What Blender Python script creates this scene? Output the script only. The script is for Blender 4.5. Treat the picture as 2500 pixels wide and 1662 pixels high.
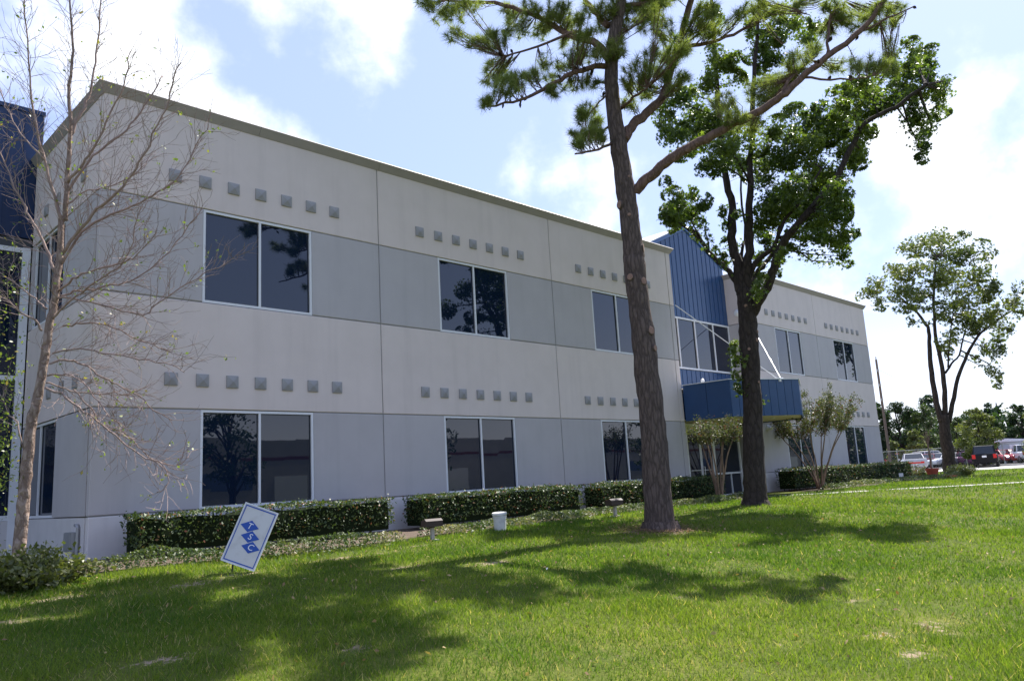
import bpy, math, random
import numpy as np
from mathutils import Vector, Matrix

for o in list(bpy.data.objects):
    bpy.data.objects.remove(o)
sc = bpy.context.scene
col = sc.collection
R = math.radians

# ------------------------------------------------------------------ camera
cd = bpy.data.cameras.new('camera')
cam = bpy.data.objects.new('camera', cd)
col.objects.link(cam)
cd.sensor_width = 36.0
cd.lens = 36.0 * 1917.33 / 2500.0
cd.clip_end = 3000
CP = (-4.6399, -15.375, 1.0512)
cr, cu, cf = (0.70977, -0.7022, -0.056), (-0.0862, -0.16547, 0.98244), (0.69914, 0.69248, 0.17797)
cam.matrix_world = Matrix(((cr[0], cu[0], -cf[0], CP[0]), (cr[1], cu[1], -cf[1], CP[1]), (cr[2], cu[2], -cf[2], CP[2]), (0, 0, 0, 1)))
sc.camera = cam

# ------------------------------------------------------------------ sky and sun
SUN_EL, SUN_AZ = R(54), R(4)          # azimuth from +X towards +Y
sd = Vector((math.cos(SUN_EL) * math.cos(SUN_AZ), math.cos(SUN_EL) * math.sin(SUN_AZ), math.sin(SUN_EL)))
sl = bpy.data.lights.new('sun', 'SUN')
sl.energy = 5.0
sl.angle = R(0.55)
sl.color = (1.0, 0.955, 0.88)
so = bpy.data.objects.new('sun', sl)
col.objects.link(so)
so.rotation_euler = (-sd).to_track_quat('-Z', 'Y').to_euler()

world = bpy.data.worlds.new('World')
sc.world = world
world.use_nodes = True
wn, wl = world.node_tree.nodes, world.node_tree.links
wn.clear()


def wnode(t, **k):
    n = wn.new(t)
    for a, b in k.items():
        setattr(n, a, b)
    return n


def wmath(op, a, b=None, c=None, clamp=False):
    n = wnode('ShaderNodeMath', operation=op, use_clamp=clamp)
    for i, v in enumerate((a, b, c)):
        if v is None:
            continue
        if isinstance(v, (int, float)):
            n.inputs[i].default_value = v
        else:
            wl.new(v, n.inputs[i])
    return n.outputs[0]


sky = wnode('ShaderNodeTexSky', sky_type='NISHITA')
sky.sun_disc = False
sky.sun_elevation = SUN_EL
sky.sun_rotation = R(90) - SUN_AZ
sky.altitude = 20
sky.air_density = 1.0
sky.dust_density = 0.9
sky.ozone_density = 1.2
tc = wnode('ShaderNodeTexCoord')
sep = wnode('ShaderNodeSeparateXYZ')
wl.new(tc.outputs['Generated'], sep.inputs[0])
zc = wmath('ADD', wmath('MAXIMUM', sep.outputs[2], 0.0), 0.13)
cmb = wnode('ShaderNodeCombineXYZ')
wl.new(wmath('DIVIDE', sep.outputs[0], zc), cmb.inputs[0])
wl.new(wmath('DIVIDE', sep.outputs[1], zc), cmb.inputs[1])
n1 = wnode('ShaderNodeTexNoise')
n1.inputs['Scale'].default_value = 1.5
n1.inputs['Detail'].default_value = 9
n1.inputs['Roughness'].default_value = 0.6
n1.inputs['Distortion'].default_value = 0.5
wl.new(cmb.outputs[0], n1.inputs['Vector'])
n2 = wnode('ShaderNodeTexNoise')
n2.inputs['Scale'].default_value = 9.0
n2.inputs['Detail'].default_value = 8
n2.inputs['Roughness'].default_value = 0.58
wl.new(tc.outputs['Generated'], n2.inputs['Vector'])
n3 = wnode('ShaderNodeTexNoise')
n3.inputs['Scale'].default_value = 3.5
n3.inputs['Detail'].default_value = 4
wl.new(tc.outputs['Generated'], n3.inputs['Vector'])
acc = wmath('MULTIPLY', wmath('SUBTRACT', n1.outputs[0], 0.5), 1.1)
acc = wmath('ADD', acc, wmath('MULTIPLY', wmath('SUBTRACT', n2.outputs[0], 0.5), 1.9))
# cloud banks: direction, inner and outer angular radius (degrees), weight
BANKS = [((.225, .838, .497), 2, 8.5, .45), ((.33, .835, .443), 1.0, 6.5, .42), ((.41, .82, .40), 1, 5, .30),
         ((.30, .60, .74), 8, 20, .3), ((.44, .70, .57), 2, 8, .36), ((.53, .66, .535), 1.5, 7, .26),
         ((.68, .61, .395), .3, 3, .16), ((.73, .57, .39), .3, 3, .16), ((.66, .60, .455), 1, 6, -.22), ((.81, .52, .26), 2, 10, .34), ((.925, .19, .335), 2, 8, .42),
         ((.905, .30, .30), 2, 7, .22), ((.96, .24, .15), 4, 12, .25), ((.935, .26, .245), 1, 5, -.2), ((.93, .2, .42), 2, 8, .12),
         ((-.5, .5, .7), 8, 24, .2), ((-.7, .3, .4), 6, 20, .15),
         ((.85, .3, .50), 2, 9, -.32), ((.60, .67, .45), 1, 6, -.3), ((.12, .93, .36), 2, 8, -.15), ((.36, .80, .50), .5, 4, -.2),
         ((.72, -.60, .33), 10, 38, -.34), ((.90, -.36, .20), 5, 22, -.2)]
for d, a0, a1, w in BANKS:
    dv = Vector(d).normalized()
    dot = wnode('ShaderNodeVectorMath', operation='DOT_PRODUCT')
    wl.new(tc.outputs['Generated'], dot.inputs[0])
    dot.inputs[1].default_value = dv
    mr = wnode('ShaderNodeMapRange', interpolation_type='SMOOTHSTEP')
    wl.new(dot.outputs['Value'], mr.inputs[0])
    mr.inputs[1].default_value = math.cos(R(a1))
    mr.inputs[2].default_value = math.cos(R(a0))
    mr.inputs[3].default_value = 0
    mr.inputs[4].default_value = w
    acc = wmath('ADD', acc, mr.outputs[0])
cov = wnode('ShaderNodeMapRange', interpolation_type='SMOOTHSTEP')
wl.new(acc, cov.inputs[0])
cov.inputs[1].default_value = 0.07
cov.inputs[2].default_value = 0.98
hz = wnode('ShaderNodeMapRange', interpolation_type='SMOOTHSTEP')
wl.new(sep.outputs[2], hz.inputs[0])
hz.inputs[1].default_value = 0.24
hz.inputs[2].default_value = 0.0
hz.inputs[3].default_value = 0.0
hz.inputs[4].default_value = 0.5
fac = wmath('MAXIMUM', cov.outputs[0], hz.outputs[0], clamp=True)
mixw = wnode('ShaderNodeMixRGB')
wl.new(fac, mixw.inputs[0])
veil = wnode('ShaderNodeMixRGB')
veil.inputs[0].default_value = 0.68
wl.new(sky.outputs[0], veil.inputs[1])
veil.inputs[2].default_value = (2.35, 2.85, 4.9, 1)
wl.new(veil.outputs[0], mixw.inputs[1])
cc = wnode('ShaderNodeMixRGB')
wl.new(n3.outputs[0], cc.inputs[0])
cc.inputs[1].default_value = (4.9, 5.1, 5.5, 1)
cc.inputs[2].default_value = (7.8, 7.9, 8.0, 1)
wl.new(cc.outputs[0], mixw.inputs[2])
bg = wnode('ShaderNodeBackground')
bg.inputs[1].default_value = 0.125
wl.new(mixw.outputs[0], bg.inputs[0])
wo = wnode('ShaderNodeOutputWorld')
wl.new(bg.outputs[0], wo.inputs[0])
sc.view_settings.view_transform = 'Standard'
sc.view_settings.look = 'None'
sc.view_settings.gamma = 1
sc.view_settings.use_curve_mapping = False
sc.view_settings.exposure = 1.04
sc.render.engine = 'CYCLES'
sc.cycles.max_bounces = 6
sc.cycles.diffuse_bounces = 3
sc.cycles.glossy_bounces = 3
sc.cycles.transparent_max_bounces = 8
sc.cycles.use_denoising = True

# ------------------------------------------------------------------ materials
MT = {}


def mat(name, c, rough=0.7, c2=None, scale=6.0, detail=5.0, bump=0.0, bscale=None, metal=0.0, ior=1.45, coords='Object',
        lo=0.35, hi=0.65, stretch=None, spec=0.5, coat=0.0):
    m = bpy.data.materials.new(name)
    m.use_nodes = True
    nt = m.node_tree
    b = nt.nodes['Principled BSDF']
    b.inputs['Roughness'].default_value = rough
    b.inputs['Metallic'].default_value = metal
    b.inputs['IOR'].default_value = ior
    b.inputs['Specular IOR Level'].default_value = spec
    b.inputs['Coat Weight'].default_value = coat
    b.inputs['Coat Roughness'].default_value = 0.06
    b.inputs['Base Color'].default_value = (*c, 1)
    if c2 or bump:
        t = nt.nodes.new('ShaderNodeTexCoord')
        vec = t.outputs[coords]
        if coords == 'World':
            pass
        if stretch:
            mp = nt.nodes.new('ShaderNodeMapping')
            mp.inputs['Scale'].default_value = stretch
            nt.links.new(vec, mp.inputs[0])
            vec = mp.outputs[0]
    if c2:
        n = nt.nodes.new('ShaderNodeTexNoise')
        n.inputs['Scale'].default_value = scale
        n.inputs['Detail'].default_value = detail
        n.inputs['Roughness'].default_value = 0.6
        nt.links.new(vec, n.inputs['Vector'])
        r = nt.nodes.new('ShaderNodeMapRange')
        r.inputs[1].default_value = lo
        r.inputs[2].default_value = hi
        nt.links.new(n.outputs[0], r.inputs[0])
        mx = nt.nodes.new('ShaderNodeMixRGB')
        mx.inputs[1].default_value = (*c, 1)
        mx.inputs[2].default_value = (*c2, 1)
        nt.links.new(r.outputs[0], mx.inputs[0])
        nt.links.new(mx.outputs[0], b.inputs['Base Color'])
    if bump:
        n = nt.nodes.new('ShaderNodeTexNoise')
        n.inputs['Scale'].default_value = bscale or scale * 4
        n.inputs['Detail'].default_value = 6
        nt.links.new(vec, n.inputs['Vector'])
        bp = nt.nodes.new('ShaderNodeBump')
        bp.inputs['Strength'].default_value = bump
        bp.inputs['Distance'].default_value = 0.02
        nt.links.new(n.outputs[0], bp.inputs['Height'])
        nt.links.new(bp.outputs[0], b.inputs['Normal'])
    MT[name] = m
    return m


def leafmat(name, c1, c2, rough=0.45, trans=0.35, spec=0.5, c3=None):
    """two-tone leaf with light passing through it; the attribute 'rnd' varies leaf by leaf"""
    m = bpy.data.materials.new(name)
    m.use_nodes = True
    nt = m.node_tree
    b = nt.nodes['Principled BSDF']
    out = nt.nodes['Material Output']
    a = nt.nodes.new('ShaderNodeAttribute')
    a.attribute_name = 'rnd'
    rp = nt.nodes.new('ShaderNodeValToRGB')
    rp.color_ramp.elements[0].color = (*c1, 1)
    rp.color_ramp.elements[1].color = (*c2, 1)
    if c3:
        rp.color_ramp.elements[1].position = 0.9
        e = rp.color_ramp.elements.new(0.97)
        e.color = (*c3, 1)
    nt.links.new(a.outputs['Fac'], rp.inputs[0])
    nt.links.new(rp.outputs[0], b.inputs['Base Color'])
    b.inputs['Roughness'].default_value = rough
    b.inputs['Specular IOR Level'].default_value = spec
    tr = nt.nodes.new('ShaderNodeBsdfTranslucent')
    br = nt.nodes.new('ShaderNodeMixRGB')
    br.blend_type = 'MULTIPLY'
    br.inputs[0].default_value = 1
    br.inputs[2].default_value = (1.35, 1.5, 0.55, 1)
    nt.links.new(rp.outputs[0], br.inputs[1])
    nt.links.new(br.outputs[0], tr.inputs[0])
    mx = nt.nodes.new('ShaderNodeMixShader')
    mx.inputs[0].default_value = trans
    nt.links.new(b.outputs[0], mx.inputs[1])
    nt.links.new(tr.outputs[0], mx.inputs[2])
    nt.links.new(mx.outputs[0], out.inputs[0])
    MT[name] = m
    return m


def wallmat(name, *a, **k):
    """painted concrete: the base paint plus faint rain streaks and panel-to-panel tone"""
    m = mat(name, *a, **k)
    nt = m.node_tree
    b = nt.nodes['Principled BSDF']
    src = b.inputs['Base Color'].links[0].from_socket
    t_ = nt.nodes.new('ShaderNodeTexCoord')
    mp = nt.nodes.new('ShaderNodeMapping')
    mp.inputs['Scale'].default_value = (2.6, 2.6, .16)
    nt.links.new(t_.outputs['Object'], mp.inputs[0])
    n_ = nt.nodes.new('ShaderNodeTexNoise')
    n_.inputs['Scale'].default_value = 1.0
    n_.inputs['Detail'].default_value = 7
    n_.inputs['Roughness'].default_value = .65
    nt.links.new(mp.outputs[0], n_.inputs[0])
    r_ = nt.nodes.new('ShaderNodeMapRange')
    r_.inputs[1].default_value = .50
    r_.inputs[2].default_value = .78
    r_.inputs[3].default_value = 1.0
    r_.inputs[4].default_value = .91
    nt.links.new(n_.outputs[0], r_.inputs[0])
    oi = nt.nodes.new('ShaderNodeObjectInfo')
    q_ = nt.nodes.new('ShaderNodeMapRange')
    q_.inputs[3].default_value = .965
    q_.inputs[4].default_value = 1.03
    nt.links.new(oi.outputs['Random'], q_.inputs[0])
    mu = nt.nodes.new('ShaderNodeMath')
    mu.operation = 'MULTIPLY'
    nt.links.new(r_.outputs[0], mu.inputs[0])
    nt.links.new(q_.outputs[0], mu.inputs[1])
    mx = nt.nodes.new('ShaderNodeMixRGB')
    mx.blend_type = 'MULTIPLY'
    mx.inputs[0].default_value = 1
    nt.links.new(src, mx.inputs[1])
    nt.links.new(mu.outputs[0], mx.inputs[2])
    nt.links.new(mx.outputs[0], b.inputs['Base Color'])


wallmat('wall_light', (.70, .615, .575), .85, (.65, .57, .53), 1.3, 6, .12, 60, lo=.3, hi=.7)
wallmat('wall_band', (.48, .456, .458), .85, (.445, .42, .424), 1.3, 6, .12, 60, lo=.3, hi=.7)
wallmat('wall_plinth', (.65, .62, .61), .85, (.57, .545, .535), 2.2, 6, .12, 60, lo=.3, hi=.8)
mat('sealant', (.27, .265, .255), .8)
mat('tile', (.34, .335, .335), .6, (.27, .265, .27), 2.3)
mat('coping', (.35, .315, .31), .5, (.32, .29, .285), 3)
mat('frame_white', (.72, .73, .75), .4)
mat('frame_dark', (.05, .055, .06), .5)
mat('glass', (.005, .012, .029), .012, ior=1.66, bump=.012, bscale=1.4)
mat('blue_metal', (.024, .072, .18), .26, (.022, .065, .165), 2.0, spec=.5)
mat('blue_metal_dark', (.012, .030, .085), .22, (.010, .026, .075), 2.0, spec=.45)  # darker version of the blue metal, used only on the left-hand block
mat('blue_trim', (.05, .12, .30), .3)
mat('trim_white', (.75, .76, .78), .4)
mat('soffit', (.64, .56, .44), .8, (.58, .51, .40), 3)
mat('roof', (.45, .45, .45), .9)
mat('core', (.32, .31, .30), .9)
mat('steel_white', (.78, .78, .78), .35)
mat('galv', (.36, .37, .38), .45, metal=.6)
mat('brown_metal', (.05, .032, .028), .62)
mat('post_grey', (.42, .38, .33), .7, (.34, .31, .28), 12)
mat('bucket_white', (.68, .67, .64), .45, (.56, .55, .52), 9)
mat('sign_white', (.64, .62, .58), .55, (.47, .44, .39), 6, lo=.5, hi=.85)
mat('sign_blue', (.012, .075, .36), .45)
mat('sign_letter', (.80, .80, .80), .5)
mat('dark_metal', (.02, .02, .022), .5)
mat('concrete', (.47, .45, .41), .85, (.38, .36, .33), 1.1, 8, .2, 40, coords='Object')
mat('kerb', (.50, .49, .46), .85, (.42, .41, .39), 3)
mat('asphalt', (.055, .055, .057), .9, (.075, .074, .072), .6, 8, .3, 30)
mat('soil', (.12, .083, .055), .95, (.075, .052, .036), 5, 8, .6, 25)
mat('mulch', (.10, .06, .04), .95, (.16, .11, .08), 14, 6, .8, 60)
mat('terracotta', (.40, .085, .045), .7, (.34, .07, .04), 6)
mat('orange_plastic', (.62, .17, .06), .55)
mat('pole_wood', (.17, .125, .10), .9, (.11, .08, .065), 5, stretch=(6, 6, .6))
mat('wire', (.05, .05, .055), .6)
mat('tyre', (.018, .018, .019), .8)
mat('rim', (.45, .46, .48), .3, metal=.9)
mat('car_glass', (.012, .017, .022), .05, ior=1.6)
mat('tail_red', (.55, .012, .012), .25)
mat('plate', (.75, .75, .76), .5)
mat('bumper_grey', (.20, .205, .215), .45)
mat('pine_straw', (.26, .15, .075), .9, (.17, .095, .05), 20)
for nm, c in dict(champagne=(.40, .40, .43), black=(.006, .005, .008), red=(.42, .015, .018), white=(.72, .72, .73), maroon=(.16, .012, .025), silver=(.50, .51, .53), purple=(.14, .02, .10)).items():
    mat('paint_' + nm, c, .3, coat=.0 if nm == 'black' else .35, spec=.25 if nm == 'black' else .5, metal=.0 if nm in ('white', 'red', 'black') else .25)
mat('shed_wall', (.42, .47, .50), .7)
mat('shed_roof', (.68, .72, .74), .5)
mat('warehouse_wall', (.36, .345, .33), .85, (.31, .30, .285), .5)
mat('warehouse_stripe', (.15, .035, .03), .7)
mat('warehouse_blue', (.06, .10, .20), .6)
mat('dock_door', (.70, .70, .69), .6)
mat('cone_brown', (.035, .022, .015), .9)


def barkmat(name, c, c2, c3, vs, str_=1.0, zs=.35):
    """fissured bark: plates from stretched cells, colour and relief from the same cells"""
    m = bpy.data.materials.new(name)
    m.use_nodes = True
    nt = m.node_tree
    b = nt.nodes['Principled BSDF']
    b.inputs['Roughness'].default_value = .9
    b.inputs['Specular IOR Level'].default_value = .2
    t = nt.nodes.new('ShaderNodeTexCoord')
    mp = nt.nodes.new('ShaderNodeMapping')
    mp.inputs['Scale'].default_value = (vs, vs, vs * zs)
    nt.links.new(t.outputs['Object'], mp.inputs[0])
    nz = nt.nodes.new('ShaderNodeTexNoise')
    nz.inputs['Scale'].default_value = 1.3
    nz.inputs['Detail'].default_value = 6
    nt.links.new(mp.outputs[0], nz.inputs[0])
    ad = nt.nodes.new('ShaderNodeMixRGB')
    ad.inputs[0].default_value = .62
    nt.links.new(mp.outputs[0], ad.inputs[1])
    nt.links.new(nz.outputs['Color'], ad.inputs[2])
    v = nt.nodes.new('ShaderNodeTexVoronoi')
    v.feature = 'DISTANCE_TO_EDGE'
    v.inputs['Scale'].default_value = 1.5
    nt.links.new(ad.outputs[0], v.inputs[0])
    rp = nt.nodes.new('ShaderNodeValToRGB')
    rp.color_ramp.elements[0].color = (*c3, 1)
    rp.color_ramp.elements[1].position = .22
    rp.color_ramp.elements[1].color = (*c, 1)
    nt.links.new(v.outputs[0], rp.inputs[0])
    mx = nt.nodes.new('ShaderNodeMixRGB')
    nt.links.new(nz.outputs[0], mx.inputs[0])
    nt.links.new(rp.outputs[0], mx.inputs[1])
    mx.inputs[2].default_value = (*c2, 1)
    nt.links.new(mx.outputs[0], b.inputs['Base Color'])
    bp = nt.nodes.new('ShaderNodeBump')
    bp.inputs['Strength'].default_value = str_
    bp.inputs['Distance'].default_value = .06
    nt.links.new(v.outputs[0], bp.inputs['Height'])
    nt.links.new(bp.outputs[0], b.inputs['Normal'])
    MT[name] = m


barkmat('pine_bark', (.175, .13, .11), (.10, .075, .065), (.035, .026, .022), 22, 1.0, .22)
barkmat('pine_limb_bark', (.20, .125, .095), (.15, .095, .075), (.08, .05, .04), 14)
barkmat('gum_bark', (.065, .05, .042), (.045, .035, .03), (.018, .014, .012), 12)
barkmat('birch_bark', (.38, .30, .25), (.26, .19, .155), (.11, .07, .055), 13, 1.0, .55)
barkmat('birch_twig', (.26, .18, .155), (.36, .28, .245), (.15, .10, .085), 10, .3)
barkmat('myrtle_bark', (.30, .21, .15), (.22, .15, .11), (.16, .11, .08), 10, .3)
mat('scar', (.30, .19, .14), .9, (.22, .13, .10), 30)
leafmat('pine_needle', (.088, .13, .04), (.285, .305, .105), .55, .5)
leafmat('dead_leaf', (.20, .11, .05), (.42, .30, .14), .7, .2)
leafmat('gum_leaf', (.045, .082, .018), (.15, .195, .042), .4, .45, .45)
leafmat('far_leaf', (.065, .095, .025), (.16, .175, .05), .45, .35)
leafmat('hedge_leaf', (.028, .056, .016), (.10, .14, .042), .48, .22, .4, (.26, .10, .05))
leafmat('jasmine_leaf', (.05, .085, .025), (.17, .19, .085), .5, .25, .4, (.30, .26, .16))
leafmat('shrub_leaf', (.065, .085, .025), (.17, .18, .06), .45, .3)
leafmat('birch_leaf', (.10, .16, .03), (.21, .25, .06), .45, .4, .5, (.38, .28, .06))
leafmat('myrtle_leaf', (.045, .065, .028), (.13, .135, .065), .5, .3, .4, (.16, .06, .045))
leafmat('wood_dark', (.018, .04, .013), (.04, .075, .02), .55, .25)
leafmat('wood_mid', (.035, .06, .018), (.075, .11, .03), .55, .3)
leafmat('wood_pale', (.09, .115, .03), (.16, .175, .055), .55, .3)
leafmat('grass_blade', (.058, .122, .015), (.235, .28, .045), .6, .46, .2, (.46, .36, .19))
leafmat('flower', (.35, .28, .55), (.5, .42, .7), .6, .3)


# ------------------------------------------------------------------ mesh helpers
def link(name, me, m, parent=None):
    o = bpy.data.objects.new(name, me)
    col.objects.link(o)
    if m:
        if me.materials:
            me.materials[0] = MT[m]
        else:
            me.materials.append(MT[m])
    o.parent = parent
    return o


def tag(o, label=None, cat=None, group=None, kind=None):
    if label:
        o['label'] = label
    if cat:
        o['category'] = cat
    if group:
        o['group'] = group
    if kind:
        o['kind'] = kind
    return o


def thing(name, label, cat, loc=(0, 0, 0), rz=0.0, group=None):
    o = bpy.data.objects.new(name, None)
    col.objects.link(o)
    o.empty_display_size = .3
    o.location = loc
    o.rotation_euler = (0, 0, rz)
    return tag(o, label, cat, group)


class MB:
    def __init__(s):
        s.v, s.f = [], []

    def poly(s, *pts):
        n = len(s.v)
        s.v += [tuple(p) for p in pts]
        s.f.append(tuple(range(n, n + len(pts))))
        return s

    def hexa(s, p):
        """8 corners: bottom ring ccw, top ring ccw"""
        n = len(s.v)
        s.v += [tuple(q) for q in p]
        for a in ((3, 2, 1, 0), (4, 5, 6, 7), (0, 1, 5, 4), (1, 2, 6, 5), (2, 3, 7, 6), (3, 0, 4, 7)):
            s.f.append(tuple(n + i for i in a))
        return s

    def box(s, x0, x1, y0, y1, z0, z1):
        return s.hexa([(x0, y0, z0), (x1, y0, z0), (x1, y1, z0), (x0, y1, z0), (x0, y0, z1), (x1, y0, z1), (x1, y1, z1), (x0, y1, z1)])

    def prism(s, base, z0, z1):
        n, k = len(s.v), len(base)
        s.v += [(x, y, z0) for x, y in base] + [(x, y, z1) for x, y in base]
        s.f.append(tuple(n + i for i in reversed(range(k))))
        s.f.append(tuple(n + k + i for i in range(k)))
        for i in range(k):
            j = (i + 1) % k
            s.f.append((n + i, n + j, n + k + j, n + k + i))
        return s

    def tube(s, pts, n=8, cap=True, rough=0.0, rng=None):
        """pts: (x, y, z, r)"""
        P = [Vector(p[:3]) for p in pts]
        base = len(s.v)
        up = None
        for i, p in enumerate(P):
            t = (P[min(i + 1, len(P) - 1)] - P[max(i - 1, 0)]).normalized()
            if up is None:
                up = t.orthogonal().normalized()
            a = (up - t * up.dot(t))
            a = a.normalized() if a.length > 1e-5 else t.orthogonal().normalized()
            up = a
            b = t.cross(a)
            for k in range(n):
                an = 2 * math.pi * k / n
                r = pts[i][3] * (1 + (rng.uniform(-rough, rough) if rough else 0))
                s.v.append(tuple(p + a * (math.cos(an) * r) + b * (math.sin(an) * r)))
        for i in range(len(P) - 1):
            for k in range(n):
                k2 = (k + 1) % n
                s.f.append((base + i * n + k, base + i * n + k2, base + (i + 1) * n + k2, base + (i + 1) * n + k))
        if cap:
            s.f.append(tuple(base + k for k in reversed(range(n))))
            s.f.append(tuple(base + (len(P) - 1) * n + k for k in range(n)))
        return s

    def lathe(s, prof, n=20, cx=0, cy=0):
        base = len(s.v)
        for r, z in prof:
            for k in range(n):
                a = 2 * math.pi * k / n
                s.v.append((cx + r * math.cos(a), cy + r * math.sin(a), z))
        for i in range(len(prof) - 1):
            for k in range(n):
                k2 = (k + 1) % n
                s.f.append((base + i * n + k, base + i * n + k2, base + (i + 1) * n + k2, base + (i + 1) * n + k))
        s.f.append(tuple(base + k for k in reversed(range(n))))
        s.f.append(tuple(base + (len(prof) - 1) * n + k for k in range(n)))
        return s

    def loft(s, rings):
        base, n = len(s.v), len(rings[0])
        for r in rings:
            s.v += [tuple(p) for p in r]
        for i in range(len(rings) - 1):
            for k in range(n):
                k2 = (k + 1) % n
                s.f.append((base + i * n + k, base + i * n + k2, base + (i + 1) * n + k2, base + (i + 1) * n + k))
        s.f.append(tuple(base + k for k in reversed(range(n))))
        s.f.append(tuple(base + (len(rings) - 1) * n + k for k in range(n)))
        return s

    def build(s, name, m, parent=None, smooth=False):
        me = bpy.data.meshes.new(name)
        me.from_pydata(s.v, [], s.f)
        if smooth:
            me.polygons.foreach_set('use_smooth', [True] * len(me.polygons))
        return link(name, me, m, parent)


def smooth_path(pts, sub=3, jit=0.0, rng=None):
    """Catmull-Rom through (x,y,z,r)"""
    A = [np.array(p, float) for p in pts]
    out = []
    for i in range(len(A) - 1):
        p0, p1, p2, p3 = A[max(i - 1, 0)], A[i], A[i + 1], A[min(i + 2, len(A) - 1)]
        for k in range(sub):
            t = k / sub
            q = .5 * (2 * p1 + (p2 - p0) * t + (2 * p0 - 5 * p1 + 4 * p2 - p3) * t * t + (3 * p1 - p0 - 3 * p2 + p3) * t ** 3)
            if jit and (i or k):
                q[:3] += [rng.gauss(0, jit) for _ in range(3)]
            q[3] = max(q[3], .002)
            out.append(tuple(q))
    out.append(tuple(A[-1]))
    return out


SHAPES = {
    'leaf': np.array([(-.5, 0, 0), (-.05, .27, .05), (.5, 0, -.03), (-.05, -.27, .05)]),
    'star': np.array([((.5 if k % 2 == 0 else .22) * math.cos(k * math.pi / 5), (.5 if k % 2 == 0 else .22) * math.sin(k * math.pi / 5), .05 if k % 2 else -.06) for k in range(10)]),
    'spray': np.array([(-.5, 0, 0), (-.25, .2, .05), (.05, .12, .06), (.25, .26, 0), (.5, 0, -.05), (.2, -.16, .02), (0, -.1, .06), (-.2, -.25, 0)]),
}


def fast_mesh(name, V, nper, m, parent, rnd=None, kind='stuff'):
    """polygons of nper corners, no shared corners"""
    V = np.ascontiguousarray(V.reshape(-1, 3), dtype=np.float32)
    nv = len(V)
    nf = nv // nper
    me = bpy.data.meshes.new(name)
    me.vertices.add(nv)
    me.vertices.foreach_set('co', V.ravel())
    me.loops.add(nv)
    me.loops.foreach_set('vertex_index', np.arange(nv, dtype=np.int32))
    me.polygons.add(nf)
    me.polygons.foreach_set('loop_start', np.arange(0, nv, nper, dtype=np.int32))
    me.polygons.foreach_set('loop_total', np.full(nf, nper, dtype=np.int32))
    if rnd is not None:
        at = me.attributes.new('rnd', 'FLOAT', 'POINT')
        at.data.foreach_set('value', np.repeat(rnd, nper).astype(np.float32))
    me.update(calc_edges=True)
    o = link(name, me, m, parent)
    if kind:
        o['kind'] = kind
    return o


def leaf_cloud(name, P, size, m, parent, rs, shape='leaf', nrm=None, nbias=0.0, down=0.0, tone=None):
    n = len(P)
    N = rs.normal(size=(n, 3))
    N /= np.linalg.norm(N, axis=1)[:, None]
    if nrm is not None:
        N = N * (1 - nbias) + nrm * nbias
    N[:, 2] += down
    N /= np.linalg.norm(N, axis=1)[:, None] + 1e-9
    T = np.cross(N, rs.normal(size=(n, 3)))
    T /= np.linalg.norm(T, axis=1)[:, None] + 1e-9
    Bn = np.cross(N, T)
    s = (size * rs.uniform(.5, 1.35, n))[:, None, None]
    S = SHAPES[shape]
    V = P[:, None, :] + s * (S[None, :, 0:1] * T[:, None, :] + S[None, :, 1:2] * Bn[:, None, :] + S[None, :, 2:3] * N[:, None, :])
    rnd = rs.uniform(0, 1, n) if tone is None else np.clip(tone + rs.normal(0, .16, n), 0, 1)
    return fast_mesh(name, V, len(S), m, parent, rnd)


# value noise used for the ground and for wandering edges
_h = np.random.RandomState(3).rand(256, 256)


def vnoise(x, y):
    x, y = np.asarray(x, float), np.asarray(y, float)
    xi, yi = np.floor(x).astype(int), np.floor(y).astype(int)
    fx, fy = x - xi, y - yi
    fx, fy = fx * fx * (3 - 2 * fx), fy * fy * (3 - 2 * fy)
    a, b = _h[xi % 256, yi % 256], _h[(xi + 1) % 256, yi % 256]
    c, d = _h[xi % 256, (yi + 1) % 256], _h[(xi + 1) % 256, (yi + 1) % 256]
    return (a * (1 - fx) + b * fx) * (1 - fy) + (c * (1 - fx) + d * fx) * fy


def fbm(x, y, o=4):
    s, a, t = 0, .5, 0
    for i in range(o):
        s = s + a * vnoise(x * 2 ** i + 17 * i, y * 2 ** i + 31 * i)
        t += a
        a *= .5
    return s / t


def sstep(t):
    t = np.clip(t, 0, 1)
    return t * t * (3 - 2 * t)


def ground_z(x, y):
    x, y = np.asarray(x, float), np.asarray(y, float)
    return .12 - .62 * sstep((-2.5 - y) / 12) * (1 - sstep((x - 15) / 25))


# bare patches in the lawn: x, y, radius along x, radius along y
BARE = [(-.38, -5.3, .7, .3), (.4, -5.0, .8, .25), (-1.8, -5.0, .9, .3), (-2.6, -6.1, .9, .25), (2.4, -4.7, 1.6, .28), (3.9, -4.35, 1.2, .2),
        (3.3, -6.8, .9, .35), (2.2, -6.2, .5, .2), (-.66, -9.4, .45, .22), (-2.0, -8.6, .6, .22), (-1.0, -4.0, .6, .3), (.9, -3.9, .8, .22),
        (8.4, -6.6, .9, .55), (7.9, -5.9, .5, .3), (2.75, -12.45, .38, .28), (2.2, -12.9, .4, .3), (3.2, -12.8, .3, .25), (3.5, -12.6, .35, .3), (4.2, -11.6, .3, .18),
        (1.0, -11.2, .3, .15), (1.9, -12.0, .25, .15), (3.0, -10.2, .3, .15), (15.5, -5.0, .6, .3), (4.7, -4.3, .5, .2), (-3.4, -5.4, .7, .3)]


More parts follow.
